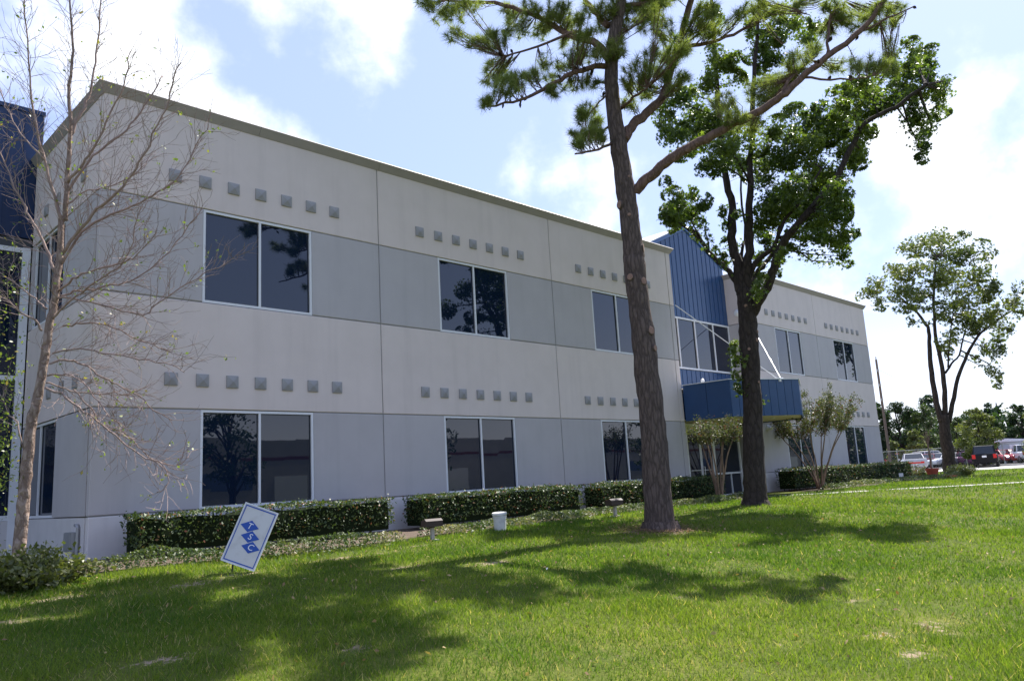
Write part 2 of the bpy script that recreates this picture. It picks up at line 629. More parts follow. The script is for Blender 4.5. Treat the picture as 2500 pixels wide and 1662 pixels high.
def bare(x, y):
    x, y = np.asarray(x, float), np.asarray(y, float)
    b = np.zeros_like(x)
    for cx, cy, rx, ry in BARE:
        b = np.maximum(b, np.exp(-(((x - cx) / rx / .72) ** 2 + ((y - cy) / ry / .72) ** 2)))
    b = np.maximum(b, sstep((fbm(x * .9 + 40, y * .9, 4) - .66) / .16) * .45)
    return np.clip(b * .95, 0, 1)

# ------------------------------------------------------------------ the ground
def axis(parts):
    a = []
    for lo, hi, st in parts:
        a += list(np.arange(lo, hi, st))
    a.append(parts[-1][1])
    return np.array(a)


gx = axis([(-900, -100, 100), (-100, -20, 10), (-20, -6, 1), (-6, 14, .16), (14, 50, .8), (50, 130, 8), (130, 1500, 130)])
gy = axis([(-900, -100, 100), (-100, -20, 8), (-20, -14, .6), (-14, -2, .16), (-2, 20, 1.5), (20, 100, 10), (100, 1500, 130)])
GX, GY = np.meshgrid(gx, gy)
GZ = ground_z(GX, GY) + (fbm(GX * .7, GY * .7, 3) - .5) * .035 * ((GX > -20) & (GX < 50) & (GY < -2) & (GY > -20))
GB = bare(GX, GY)
nx, ny = len(gx), len(gy)
idx = np.arange(nx * ny).reshape(ny, nx)
F = np.stack([idx[:-1, :-1], idx[:-1, 1:], idx[1:, 1:], idx[1:, :-1]], -1).reshape(-1, 4)
me = bpy.data.meshes.new('ground')
me.from_pydata(np.stack([GX, GY, GZ], -1).reshape(-1, 3).tolist(), [], F.tolist())
at = me.attributes.new('bare', 'FLOAT', 'POINT')
at.data.foreach_set('value', GB.ravel().astype(np.float32))
me.polygons.foreach_set('use_smooth', [True] * len(me.polygons))
m = bpy.data.materials.new('lawn')
m.use_nodes = True
nt = m.node_tree
b = nt.nodes['Principled BSDF']
b.inputs['Roughness'].default_value = .95
b.inputs['Specular IOR Level'].default_value = .1
tcn = nt.nodes.new('ShaderNodeTexCoord')
na = nt.nodes.new('ShaderNodeTexNoise')
na.inputs['Scale'].default_value = 1.1
na.inputs['Detail'].default_value = 9
nb = nt.nodes.new('ShaderNodeTexNoise')
nb.inputs['Scale'].default_value = 28
nb.inputs['Detail'].default_value = 6
for q in (na, nb):
    nt.links.new(tcn.outputs['Object'], q.inputs[0])
g1 = nt.nodes.new('ShaderNodeValToRGB')
g1.color_ramp.elements[0].position = .3
g1.color_ramp.elements[0].color = (.055, .085, .012, 1)
g1.color_ramp.elements[1].position = .72
g1.color_ramp.elements[1].color = (.135, .145, .03, 1)
nt.links.new(na.outputs[0], g1.inputs[0])
g2 = nt.nodes.new('ShaderNodeMixRGB')
g2.blend_type = 'MULTIPLY'
g2.inputs[0].default_value = .6
gr = nt.nodes.new('ShaderNodeValToRGB')
gr.color_ramp.elements[0].position = .3
gr.color_ramp.elements[0].color = (.45, .45, .45, 1)
gr.color_ramp.elements[1].position = .7
gr.color_ramp.elements[1].color = (1.25, 1.25, 1.2, 1)
nt.links.new(nb.outputs[0], gr.inputs[0])
nt.links.new(g1.outputs[0], g2.inputs[1])
nt.links.new(gr.outputs[0], g2.inputs[2])
aa = nt.nodes.new('ShaderNodeAttribute')
aa.attribute_name = 'bare'
dr = nt.nodes.new('ShaderNodeMapRange')
dr.inputs[1].default_value = .5
dr.inputs[2].default_value = .8
nc = nt.nodes.new('ShaderNodeTexNoise')
nc.inputs['Scale'].default_value = 11
nc.inputs['Detail'].default_value = 10
nc.inputs['Roughness'].default_value = .75
nt.links.new(tcn.outputs['Object'], nc.inputs[0])
rag = nt.nodes.new('ShaderNodeMath')
rag.operation = 'MULTIPLY_ADD'
nt.links.new(nc.outputs[0], rag.inputs[0])
rag.inputs[1].default_value = 2.6
rag.inputs[2].default_value = -1.42
rg2 = nt.nodes.new('ShaderNodeMath')
rg2.operation = 'ADD'
nt.links.new(rag.outputs[0], rg2.inputs[0])
nt.links.new(aa.outputs['Fac'], rg2.inputs[1])
nt.links.new(rg2.outputs[0], dr.inputs[0])
ds = nt.nodes.new('ShaderNodeMixRGB')
ds.inputs[1].default_value = (.22, .16, .11, 1)
ds.inputs[2].default_value = (.38, .29, .21, 1)
nt.links.new(nb.outputs[0], ds.inputs[0])
gm = nt.nodes.new('ShaderNodeMixRGB')
nt.links.new(dr.outputs[0], gm.inputs[0])
nt.links.new(g2.outputs[0], gm.inputs[1])
nt.links.new(ds.outputs[0], gm.inputs[2])
nt.links.new(gm.outputs[0], b.inputs['Base Color'])
bp = nt.nodes.new('ShaderNodeBump')
bp.inputs['Strength'].default_value = .7
bp.inputs['Distance'].default_value = .03
nt.links.new(nb.outputs[0], bp.inputs['Height'])
nt.links.new(bp.outputs[0], b.inputs['Normal'])
MT['lawn'] = m
tag(link('ground', me, 'lawn'), 'green lawn with worn sandy patches in front of the building', kind='structure')


def strip(name, m, pts, w, dz, thick, lab):
    """a paved ribbon that follows the ground"""
    P = smooth_path([(x, y, 0, 1) for x, y in pts], 6)
    mb = MB()
    rows = []
    for i, p in enumerate(P):
        q0, q1 = P[max(i - 1, 0)], P[min(i + 1, len(P) - 1)]
        t = Vector((q1[0] - q0[0], q1[1] - q0[1], 0)).normalized()
        nrm = Vector((-t.y, t.x, 0))
        a, c = Vector((p[0], p[1], 0)) + nrm * w / 2, Vector((p[0], p[1], 0)) - nrm * w / 2
        za, zb = float(ground_z(a.x, a.y)) + dz, float(ground_z(c.x, c.y)) + dz
        rows.append([(a.x, a.y, za - thick), (a.x, a.y, za), (c.x, c.y, zb), (c.x, c.y, zb - thick)])
    mb.loft(rows)
    return tag(mb.build(name, m), lab, kind='structure')


strip('sidewalk', 'concrete', [(20.4, .9), (20.6, -1.4), (21.6, -3.2), (25.0, -5.05), (28.8, -7.3), (33, -10), (38, -13.2)], .48, .004, .2, 'pale concrete walk curving from the entrance across the lawn')
mb = MB().box(57.5, 71.0, -60, 90, -.2, .135)
tag(mb.build('driveway', 'concrete'), 'sunlit pale concrete driveway beyond the lawn', kind='structure')
mb = MB().box(71.0, 71.25, -60, 90, -.2, .27)
tag(mb.build('kerb', 'kerb'), 'raised concrete kerb on the far side of the driveway', kind='structure')
mb = MB().box(77.5, 135, -60, 90, -.2, .145)
tag(mb.build('parking_lot', 'asphalt'), 'asphalt car park behind the wire fence', kind='structure')
mb = MB().box(-300, 400, -40, -29, -.9, -.46)
tag(mb.build('street', 'asphalt'), 'asphalt street in front of the lawn', kind='structure')
mb = MB()
P0 = [(-.9, -2.9), (.2, -2.95), (2, -3.4), (4.2, -3.3), (5.2, -2.9), (8, -2.7), (12, -2.1), (16, -2.25), (19.4, -2.3), (19.4, .8), (0, .8), (-.9, .4)]
mb.prism(P0, -.1, .131)
tag(mb.build('planting_bed', 'soil'), 'bare soil bed along the foot of the building', kind='structure')
mb = MB().prism([(24.6, -2.2), (30, -2.5), (37.8, -2.4), (37.8, .8), (24.6, .8)], .0, .128)
tag(mb.build('planting_bed', 'soil'), 'soil bed under the hedge beyond the entrance', kind='structure')

# ------------------------------------------------------------------ the office building
ZP, Z1, Z2, Z3, ZT = .88, 2.83, 5.02, 7.01, 9.0
TH, GAP = .14, .012
bld = thing('office_building', 'two storey grey tilt-up office block with blue metal entrance', 'building', (0, 0, 0))
ROWS = [(-.3, ZP, 'wall_plinth'), (ZP, Z1, 'wall_band'), (Z1, Z2, 'wall_light'), (Z2, Z3, 'wall_band'), (Z3, ZT, 'wall_light')]


def panel(x0, x1, z0, z1, m, y0=0.0, axis_='y', th=TH):
    g = GAP
    mb = MB()
    if axis_ == 'y':
        a = .012
        X0, X1, Z0, Z1_ = x0 + g, x1 - g, z0 + g, z1 - g
        # arrised face
        mb.hexa([(X0 + a, y0, Z0 + a), (X1 - a, y0, Z0 + a), (X1, y0 + a, Z0), (X0, y0 + a, Z0), (X0 + a, y0, Z1_ - a), (X1 - a, y0, Z1_ - a), (X1, y0 + a, Z1_), (X0, y0 + a, Z1_)])
        mb.f.pop(4)
        n = len(mb.v)
        mb.v += [(X0, y0 + th, Z0), (X1, y0 + th, Z0), (X1, y0 + th, Z1_), (X0, y0 + th, Z1_)]
        mb.f += [(n - 5, n - 6, n + 1, n), (n - 6, n - 2, n + 2, n + 1), (n - 2, n - 1, n + 3, n + 2), (n - 1, n - 5, n, n + 3)]
    else:
        mb.box(y0, y0 + th, x0 + g, x1 - g, z0 + g, z1 - g)
    return mb.build('wall_panel', m, bld)


prw = random.Random(77)


def window(x0, x1, z0, z1, y=.07, mull=(.5,), fw=.055, axis_='y', fmat='frame_white', rails=()):
    """frame, mullions and one pane per light"""
    fr = MB()

    def bx(mb, a0, a1, d0, d1, b0, b1):
        return mb.box(a0, a1, d0, d1, b0, b1) if axis_ == 'y' else mb.box(d0, d1, a0, a1, b0, b1)
    g = .004
    d0, d1 = (y - .055, y + .02)
    bx(fr, x0 + g, x0 + fw, d0, d1, z0 + g, z1 - g)
    bx(fr, x1 - fw, x1 - g, d0, d1, z0 + g, z1 - g)
    bx(fr, x0 + fw, x1 - fw, d0, d1, z1 - fw, z1 - g)
    bx(fr, x0 + fw, x1 - fw, d0, d1, z0 + g, z0 + fw)
    cuts = [x0 + fw] + [x0 + (x1 - x0) * q for q in mull] + [x1 - fw]
    for q in cuts[1:-1]:
        bx(fr, q - fw * .45, q + fw * .45, d0 + .004, d1 - .004, z0 + fw, z1 - fw)
    w = bpy.data.objects.new('window', None)
    col.objects.link(w)
    w.parent = bld
    fr.build('frame', fmat, w)
    for i in range(len(cuts) - 1):
        p = MB()
        a0 = cuts[i] + (fw * .45 if i else 0)
        a1 = cuts[i + 1] - (fw * .45 if i < len(cuts) - 2 else 0)
        j = [prw.uniform(-.0022, .0022) for _ in range(4)]
        ya, yb = y - .003, y + .010
        c8 = [(a0, ya + j[0], z0 + fw), (a1, ya + j[1], z0 + fw), (a1, yb, z0 + fw), (a0, yb, z0 + fw), (a0, ya + j[2], z1 - fw), (a1, ya + j[3], z1 - fw), (a1, yb, z1 - fw), (a0, yb, z1 - fw)]
        p.hexa(c8 if axis_ == 'y' else [(d, a, z) for a, d, z in c8])
        p.build('pane', 'glass', w)
        gk = MB()
        t = .016
        for (q0, q1, r0, r1) in ((a0, a0 + t, z0 + fw, z1 - fw), (a1 - t, a1, z0 + fw, z1 - fw), (a0 + t, a1 - t, z1 - fw - t, z1 - fw), (a0 + t, a1 - t, z0 + fw, z0 + fw + t)):
            bx(gk, q0, q1, y - .018, y - .0045, r0, r1)
        gk.build('gasket', 'frame_dark', w)
    return w


def bay(x0, x1, wx0, wx1, mats=ROWS):
    for z0, z1, m_ in mats:
        if m_ == 'wall_band':
            panel(x0, wx0 + GAP, z0, z1, m_)
            panel(wx1 - GAP, x1, z0, z1, m_)
        else:
            panel(x0, x1, z0, z1, m_)
    for z0, z1 in ((ZP, Z1), (Z2, Z3)):
        window(wx0, wx1, z0, z1)
    c = (wx0 + wx1) / 2
    for zc_ in (3.41, 7.59):
        for k in range(7):
            ornament(c + (k - 3) * .622, zc_)


tile_me = None


def ornament(x, z, endwall=False):
    global tile_me
    if tile_me is None:
        h, t = .125, .03
        mb = MB()
        mb.v = [(-h, 0, -h), (h, 0, -h), (h, 0, h), (-h, 0, h), (-h, -t, -h), (h, -t, -h), (h, -t, h), (-h, -t, h), (0, -t - .035, 0)]
        mb.f = [(0, 1, 5, 4), (1, 2, 6, 5), (2, 3, 7, 6), (3, 0, 4, 7), (4, 5, 8), (5, 6, 8), (6, 7, 8), (7, 4, 8)]
        tile_me = bpy.data.meshes.new('ornament_tile')
        tile_me.from_pydata(mb.v, [], mb.f)
        tile_me.materials.append(MT['tile'])
    o = bpy.data.objects.new('ornament_tile', tile_me)
    col.objects.link(o)
    o.parent = bld
    if endwall:
        o.location = (-.001, x, z)
        o.rotation_euler = (0, 0, R(-90))
    else:
        o.location = (x, -.001, z)


XJ = [0, 6.4, 12.74, 19.04]
bay(XJ[0], XJ[1], 2.0, 4.53)
bay(XJ[1], XJ[2], 8.28, 10.83)
bay(XJ[2], XJ[3], 14.61, 17.17)
for z0, z1, m_ in ROWS:
    panel(19.04, 19.32, z0, z1, m_)
bay(24.75, 31.05, 26.95, 29.40)
bay(31.05, 37.22, 32.88, 35.30)
# sealant at the back of every joint
class _S:
    def box(s, *a):
        MB().box(*a).build('joint_sealant', 'sealant', bld)


sb = _S()
for x in XJ[1:] + [31.05]:
    sb.box(x - GAP - .001, x + GAP + .001, .022, .05, -.3, ZT)
for (xa, xb) in ((.02, 2.0), (4.53, 8.28), (10.83, 14.61), (17.17, 19.3), (24.77, 26.95), (29.40, 32.88), (35.30, 37.2)):
    for z in (ZP, Z1, Z2, Z3):
        sb.box(xa, xb, .024, .052, z - GAP - .001, z + GAP + .001)
for (xa, xb) in ((2.0, 4.53), (8.28, 10.83), (14.61, 17.17), (26.95, 29.40), (32.88, 35.30)):
    for z in (ZP, Z1, Z2, Z3):
        sb.box(xa, xb, .03, .06, z - GAP - .001, z - .002)
# end wall facing the drive on the left
EY = 4.62
for z0, z1, m_ in ROWS:
    if m_ == 'wall_band':
        panel(TH, 2.13 + GAP, z0, z1, m_, 0.0, 'x')
        panel(4.42 - GAP, EY, z0, z1, m_, 0.0, 'x')
    else:
        panel(TH, EY, z0, z1, m_, 0.0, 'x')
for z0, z1 in ((ZP, Z1), (Z2, Z3)):
    window(2.13, 4.42, z0, z1, .09, (.54,), axis_='x')
for y in (1.0, 1.85, 2.7, 3.55):
    for z in (3.41, 7.59):
        ornament(y, z, True)
# returns of the entrance recess
for z0, z1, m_ in ROWS:
    mb = MB().box(19.18, 19.32, TH, 1.0, z0 + GAP, z1 - GAP)
    mb.build('wall_panel', m_, bld)
    mb = MB().box(24.75, 24.89, TH, 1.0, z0 + GAP, z1 - GAP)
    mb.build('wall_panel', m_, bld)
    mb = MB().box(37.08, 37.22, TH, 28, z0 + GAP, z1 - GAP)
    mb.build('wall_panel', m_, bld)
# body behind the panels
mb = MB()
mb.box(.145, 19.17, .145, 28, -.3, 8.9)
mb.box(24.9, 37.07, .145, 28, -.3, 8.9)
mb.box(19.17, 24.9, 1.12, 28, -.3, 9.0)
mb.build('inner_wall', 'core', bld)
mb = MB().box(.145, 37.07, 1.2, 28, 8.9, 8.98)
mb.build('roof', 'roof', bld)


def coping(pts):
    """metal coping in lengths of about 3.2 m; leaning face, bright top"""
    for (ax, ay), (bx_, by_) in zip(pts[:-1], pts[1:]):
        L = math.hypot(bx_ - ax, by_ - ay)
        n = max(1, round(L / 3.2))
        t = Vector(((bx_ - ax) / L, (by_ - ay) / L, 0))
        o_ = Vector((t.y, -t.x, 0))
        for k in range(n):
            s0, s1 = L * k / n + (.003 if k else 0), L * (k + 1) / n - .003
            e0 = .13 if k == 0 else 0
            e1 = .13 if k == n - 1 else 0
            ring = []
            for s_, e in ((s0, -e0), (s1, e1)):
                base = Vector((ax, ay, 0)) + t * s_
                ring.append([base + o_ * .012 + t * e * .1 + Vector((0, 0, 8.965)), base + o_ * .13 + t * e + Vector((0, 0, 9.145)), base + o_ * .108 + t * e * .85 + Vector((0, 0, 9.168)), base - o_ * .30 - t * e + Vector((0, 0, 9.15)), base - o_ * .30 - t * e + Vector((0, 0, 8.97))])
            MB().loft(ring).build('coping', 'coping', bld)


coping([(0, EY), (0, 0), (19.32, 0), (19.32, 1.0)])
coping([(24.75, 1.0), (24.75, 0), (37.22, 0), (37.22, 28)])

# ---- blue metal entrance between the wings
BY = .95
nP = 17
xs_ = np.linspace(19.325, 24.745, nP + 1)
GA, GE = (22.03, 10.78), 9.56


def gz(x):
    return GA[1] - abs(x - GA[0]) * (GA[1] - GE) / 2.72


for i in range(nP):
    a, c = xs_[i], xs_[i + 1]
    mb = MB()
    zz = [(a, gz(a)), (c, gz(c))]
    if a < GA[0] < c:
        zz = [(a, gz(a)), (GA[0], GA[1]), (c, gz(c))]
    pts = [(a + .012, 6.99), (c - .002, 6.99)] + [(x - (.002 if x == c else 0) + (.012 if x == a else 0), z) for x, z in reversed(zz)]
    k = len(pts)
    n0 = len(mb.v)
    mb.v += [(x, BY, z) for x, z in pts] + [(x, BY + .05, z) for x, z in pts]
    mb.f.append(tuple(range(k)))
    mb.f.append(tuple(reversed(range(k, 2 * k))))
    for q in range(k):
        q2 = (q + 1) % k
        mb.f.append((q2, q, k + q, k + q2))
    mb.build('metal_panel', 'blue_metal', bld)
    mb = MB().box(a - .006 if i else a, a + .012, BY - .016, BY + .05, 6.99, gz(a) - .01)
    mb.build('standing_seam', 'blue_metal', bld)
    MB().box(a + .012, c - .006, BY, BY + .05, 2.9, 4.93).build('metal_panel', 'blue_metal', bld)
    MB().box(a - .006 if i else a, a + .012, BY - .016, BY + .05, 2.9, 4.92).build('standing_seam', 'blue_metal', bld)
# body of the gabled block with its verge trim
mb = MB()
n0 = [(19.31, 8.99), (24.76, 8.99), (24.76, gz(24.76)), GA, (19.31, gz(19.31))]
mb.v = [(x, BY + .06, z) for x, z in n0] + [(x, 9.0, z) for x, z in n0]
mb.f = [(0, 1, 2, 3, 4), (9, 8, 7, 6, 5)] + [((i + 1) % 5, i, 5 + i, 5 + (i + 1) % 5) for i in range(5)]
mb.build('gable_block', 'blue_metal', bld)
for x0, x1 in ((19.25, GA[0]), (GA[0], 24.82)):
    mb = MB()
    for y0, y1, dz0, dz1 in ((BY - .05, BY + .1, -.10, .045),):
        mb.hexa([(x0, y0, gz(x0) + dz0), (x1, y0, gz(x1) + dz0), (x1, y1, gz(x1) + dz0), (x0, y1, gz(x0) + dz0), (x0, y0, gz(x0) + dz1), (x1, y0, gz(x1) + dz1), (x1, y1, gz(x1) + dz1), (x0, y1, gz(x0) + dz1)])
    mb.build('verge_trim', 'blue_trim', bld)
    mb = MB()
    mb.hexa([(x0, BY - .06, gz(x0) + .047), (x1, BY - .06, gz(x1) + .047), (x1, 9.05, gz(x1) + .047), (x0, 9.05, gz(x0) + .047), (x0, BY - .06, gz(x0) + .075), (x1, BY - .06, gz(x1) + .075), (x1, 9.05, gz(x1) + .075), (x0, 9.05, gz(x0) + .075)])
    mb.build('gable_roof', 'trim_white', bld)
window(19.34, 24.73, 4.95, 6.975, BY + .02, (.285, .51, .763), .07)
# storefront with a pair of doors
sf = bpy.data.objects.new('storefront', None)
col.objects.link(sf)
sf.parent = bld
SX = [19.34, 20.68, 20.80, 21.66, 21.74, 22.55, 22.67, 23.72, 24.55]
fr = MB()
for x in (19.34, 20.66, 22.55, 24.50):
    fr.box(x, x + .11, BY - .03, BY + .09, .1, 2.88)
fr.box(19.45, 24.5, BY - .028, BY + .088, 2.68, 2.86)
fr.box(22.66, 24.5, BY - .02, BY + .08, .92, .99)
fr.box(22.66, 24.5, BY - .02, BY + .08, .1, .16)
fr.box(23.70, 23.76, BY - .019, BY + .079, .16, .92)
fr.box(19.45, 20.66, BY - .02, BY + .08, .92, .99)
fr.box(19.45, 20.66, BY - .02, BY + .08, .1, .16)
fr.build('frame', 'frame_white', sf)
for x0, x1, z0, z1 in ((19.45, 20.66, .16, .92), (19.45, 20.66, .99, 2.68), (22.66, 23.70, .16, .92), (23.76, 24.5, .16, .92), (22.66, 24.5, .99, 2.68)):
    MB().box(x0, x1, BY + .02, BY + .035, z0, z1).build('pane', 'glass', sf)
for x0, x1, hx in ((20.78, 21.65, 21.56), (21.67, 22.54, 21.76)):
    d = bpy.data.objects.new('door', None)
    col.objects.link(d)
    d.parent = bld
    fr = MB()
    fr.box(x0, x0 + .06, BY - .01, BY + .04, .115, 2.67).box(x1 - .06, x1, BY - .01, BY + .04, .115, 2.67)
    fr.box(x0 + .06, x1 - .06, BY - .01, BY + .04, .115, .30).box(x0 + .06, x1 - .06, BY - .01, BY + .04, 2.58, 2.67)
    fr.build('frame', 'frame_white', d)
    MB().box(x0 + .06, x1 - .06, BY + .008, BY + .02, .30, 2.58).build('pane', 'glass', d)
    hd = MB().tube([(hx, BY - .01, .95, .013), (hx, BY - .07, .95, .013), (hx, BY - .07, 1.25, .013), (hx, BY - .01, 1.25, .013)], 6)
    hd.tube([(x0 + .08, BY - .04, 1.12, .014), (x1 - .08, BY - .04, 1.12, .014)], 6)
    hd.build('handle', 'steel_white', d)

# ---- prow-shaped canopy with tie rods
can = bpy.data.objects.new('canopy', None)
col.objects.link(can)
can.parent = bld
CA = [(19.345, -.012), (19.46, -1.80), (22.24, -2.95), (24.68, -1.86), (24.72, -.012)]
ZB, ZC = 2.84, 4.10
for i in range(4):
    (ax, ay), (bx_, by_) = CA[i], CA[i + 1]
    L = math.hypot(bx_ - ax, by_ - ay)
    t = Vector(((bx_ - ax) / L, (by_ - ay) / L, 0))
    o_ = Vector((t.y, -t.x, 0))
    n = max(1, round(L / (.34 if i in (1, 2) else 1.0)))
    for k in range(n):
        A = Vector((ax, ay, 0)) + t * (L * k / n + .008)
        B = Vector((ax, ay, 0)) + t * (L * (k + 1) / n - .008)
        MB().hexa([(A.x, A.y, ZB), (B.x, B.y, ZB), (B.x - o_.x * .05, B.y - o_.y * .05, ZB), (A.x - o_.x * .05, A.y - o_.y * .05, ZB), (A.x, A.y, ZC), (B.x, B.y, ZC), (B.x - o_.x * .05, B.y - o_.y * .05, ZC), (A.x - o_.x * .05, A.y - o_.y * .05, ZC)]).build('fascia_panel', 'blue_metal', can)
    back = Vector((ax, ay, 0)) - o_ * .03
    back2 = Vector((bx_, by_, 0)) - o_ * .03
    bk = MB()
    bk.hexa([(back.x, back.y, ZB + .01), (back2.x, back2.y, ZB + .01), (back2.x - o_.x * .03, back2.y - o_.y * .03, ZB + .01), (back.x - o_.x * .03, back.y - o_.y * .03, ZB + .01), (back.x, back.y, ZC - .01), (back2.x, back2.y, ZC - .01), (back2.x - o_.x * .03, back2.y - o_.y * .03, ZC - .01), (back.x - o_.x * .03, back.y - o_.y * .03, ZC - .01)])
    bk.build('fascia_backing', 'blue_metal', can)
    cp = MB()
    A, B = Vector((ax, ay, 0)), Vector((bx_, by_, 0))
    cp.hexa([tuple(A + o_ * .03) [:2] + (ZC + .001,), tuple(B + o_ * .03)[:2] + (ZC + .001,), tuple(B - o_ * .10)[:2] + (ZC + .001,), tuple(A - o_ * .10)[:2] + (ZC + .001,), tuple(A + o_ * .03)[:2] + (ZC + .028,), tuple(B + o_ * .03)[:2] + (ZC + .028,), tuple(B - o_ * .10)[:2] + (ZC + .028,), tuple(A - o_ * .10)[:2] + (ZC + .028,)])
    cp.build('cap_trim', 'trim_white', can)
inner = [(19.42, -.01), (19.53, -1.74), (22.24, -2.86), (24.61, -1.80), (24.65, -.01), (24.65, .90), (19.42, .90)]
MB().prism(inner, 2.875, 2.90).build('soffit', 'soffit', can)
MB().prism(inner, 3.98, 4.02).build('deck', 'roof', can)
for x, y in ((20.3, -.6), (21.4, -1.5), (22.9, -1.5), (21.9, -.3), (23.8, -.6), (22.2, -2.3)):
    MB().lathe([(.075, 2.862), (.085, 2.868), (.085, 2.8745)], 14, x, y).build('downlight', 'steel_white', can)
for s0, s1 in (((19.36, -.02, 7.05), (21.48, -2.55, 4.14)), ((24.70, -.02, 7.05), (21.62, -2.60, 4.14))):
    a, c = Vector(s0), Vector(s1)
    rb = MB().tube([(*a, .016), (*c, .016)], 8)
    mid = a.lerp(c, .72)
    dr_ = (c - a).normalized()
    rb.tube([(*(mid - dr_ * .12), .032), (*(mid + dr_ * .12), .032)], 8)
    rb.build('tie_rod', 'steel_white', can)
MB().box(21.42, 21.70, -2.66, -2.48, 4.02, 4.17).build('rod_anchor', 'steel_white', can)
# left-hand blue block with the tall glazed wall, behind the river birch
LY = 4.66
nL = 20
for i in range(nL):
    a, c = -7.0 + .354 * i, -7.0 + .354 * (i + 1)
    MB().box(a + .012, c - .004, LY, LY + .05, 7.22, 10.30 - (0 if c < .2 else .0)).build('metal_panel', 'blue_metal_dark', bld)
    MB().box(a - .012, a + .012, LY - .024, LY + .05, 7.22, 10.29).build('standing_seam', 'blue_metal_dark', bld)
MB().box(-7.02, .12, LY + .055, 12, 7.22, 10.28).build('gable_block', 'blue_metal_dark', bld)
MB().box(-7.05, .13, LY - .04, LY + .16, 10.302, 10.40).build('cap_trim', 'blue_metal_dark', bld)
MB().box(-7.0, -.005, LY + .02, LY + .3, 6.98, 7.20).build('shadow_gap', 'frame_dark', bld)
sf = bpy.data.objects.new('glazed_wall', None)
col.objects.link(sf)
sf.parent = bld
fr = MB()
for x in (-7.0, -5.6, -4.2, -2.8, -1.45, -.19):
    fr.box(x, x + .16, LY - .06, LY + .08, .1, 6.97)
for z in (.86, 3.9, 6.85):
    fr.box(-7.0, -.03, LY - .05, LY + .07, z, z + .11)
fr.build('frame', 'frame_white', sf)
for x0, x1 in ((-6.84, -5.6), (-5.44, -4.2), (-4.04, -2.8), (-2.64, -1.45), (-1.29, -.19)):
    for z0, z1 in ((.97, 3.9), (4.01, 6.85)):
        MB().box(x0, x1, LY, LY + .015, z0, z1).build('pane', 'glass', sf)
MB().box(-7.0, -.03, LY - .045, LY + .06, -.2, .855).build('wall_panel', 'wall_plinth', bld)
MB().box(-7.0, -.01, LY + .09, 12, -.3, 7.2).build('inner_wall', 'core', bld)

# small fixtures on the walls
o = MB().lathe([(.13, 0), (.15, .02), (.15, .05), (.08, .07), (.06, .14)], 18).build('alarm_horn', 'steel_white')
o.location, o.rotation_euler = (24.745, .45, 7.46), (0, R(-90), 0)
tag(o, 'round white alarm horn on the return wall beside the blue gable', 'alarm')
t = thing('security_light', 'small white twin floodlight on wall under canopy end', 'lamp', (25.3, 0, 2.70))
MB().box(-.11, .11, -.05, -.001, -.11, .11).build('base_plate', 'steel_white', t)
for s_ in (-1, 1):
    o = MB().lathe([(.045, 0), (.06, .05), (.075, .13), (.065, .135)], 12).build('lamp_head', 'steel_white', t)
    o.location, o.rotation_euler = (.07 * s_, -.05, -.02), (R(115), R(20 * s_), 0)
t = thing('electric_box', 'grey electrical junction box low on the end wall corner', 'electric box', (0, .62, 0))
MB().box(-.13, -.001, -.20, .20, .28, .62).build('enclosure', 'galv', t)
MB().box(-.145, -.131, -.185, .185, .295, .605).build('cover', 'galv', t)
MB().tube([(-.04, -.24, .1, .03), (-.04, -.24, .70, .03), (-.04, -.20, .74, .03), (-.04, -.10, .74, .03)], 8).build('conduit', 'galv', t)
t = thing('camera', 'tiny white security camera on the top edge of the blue canopy', 'camera', (19.72, -.62, 4.128))
MB().box(-.05, .05, -.05, .05, 0, .05).build('bracket', 'steel_white', t)
MB().lathe([(.05, .05), (.07, .08), (.06, .14), (.02, .17)], 10).build('housing', 'steel_white', t)

# ------------------------------------------------------------------ trees
def tree_wood(t, trunk, limbs, bark, limb_bark, rng, n_trunk=14, n_limb=8, jit=.008, sub=3):
    tp = smooth_path(trunk, sub + 1, jit * .5, rng)
    MB().tube(tp, n_trunk, True, .05, rng).build('trunk', bark, t, True)
    for L in limbs:
        lp = smooth_path(L, sub, jit, rng)
        MB().tube(lp, n_limb, True, .05, rng).build('branch', limb_bark, t, True)


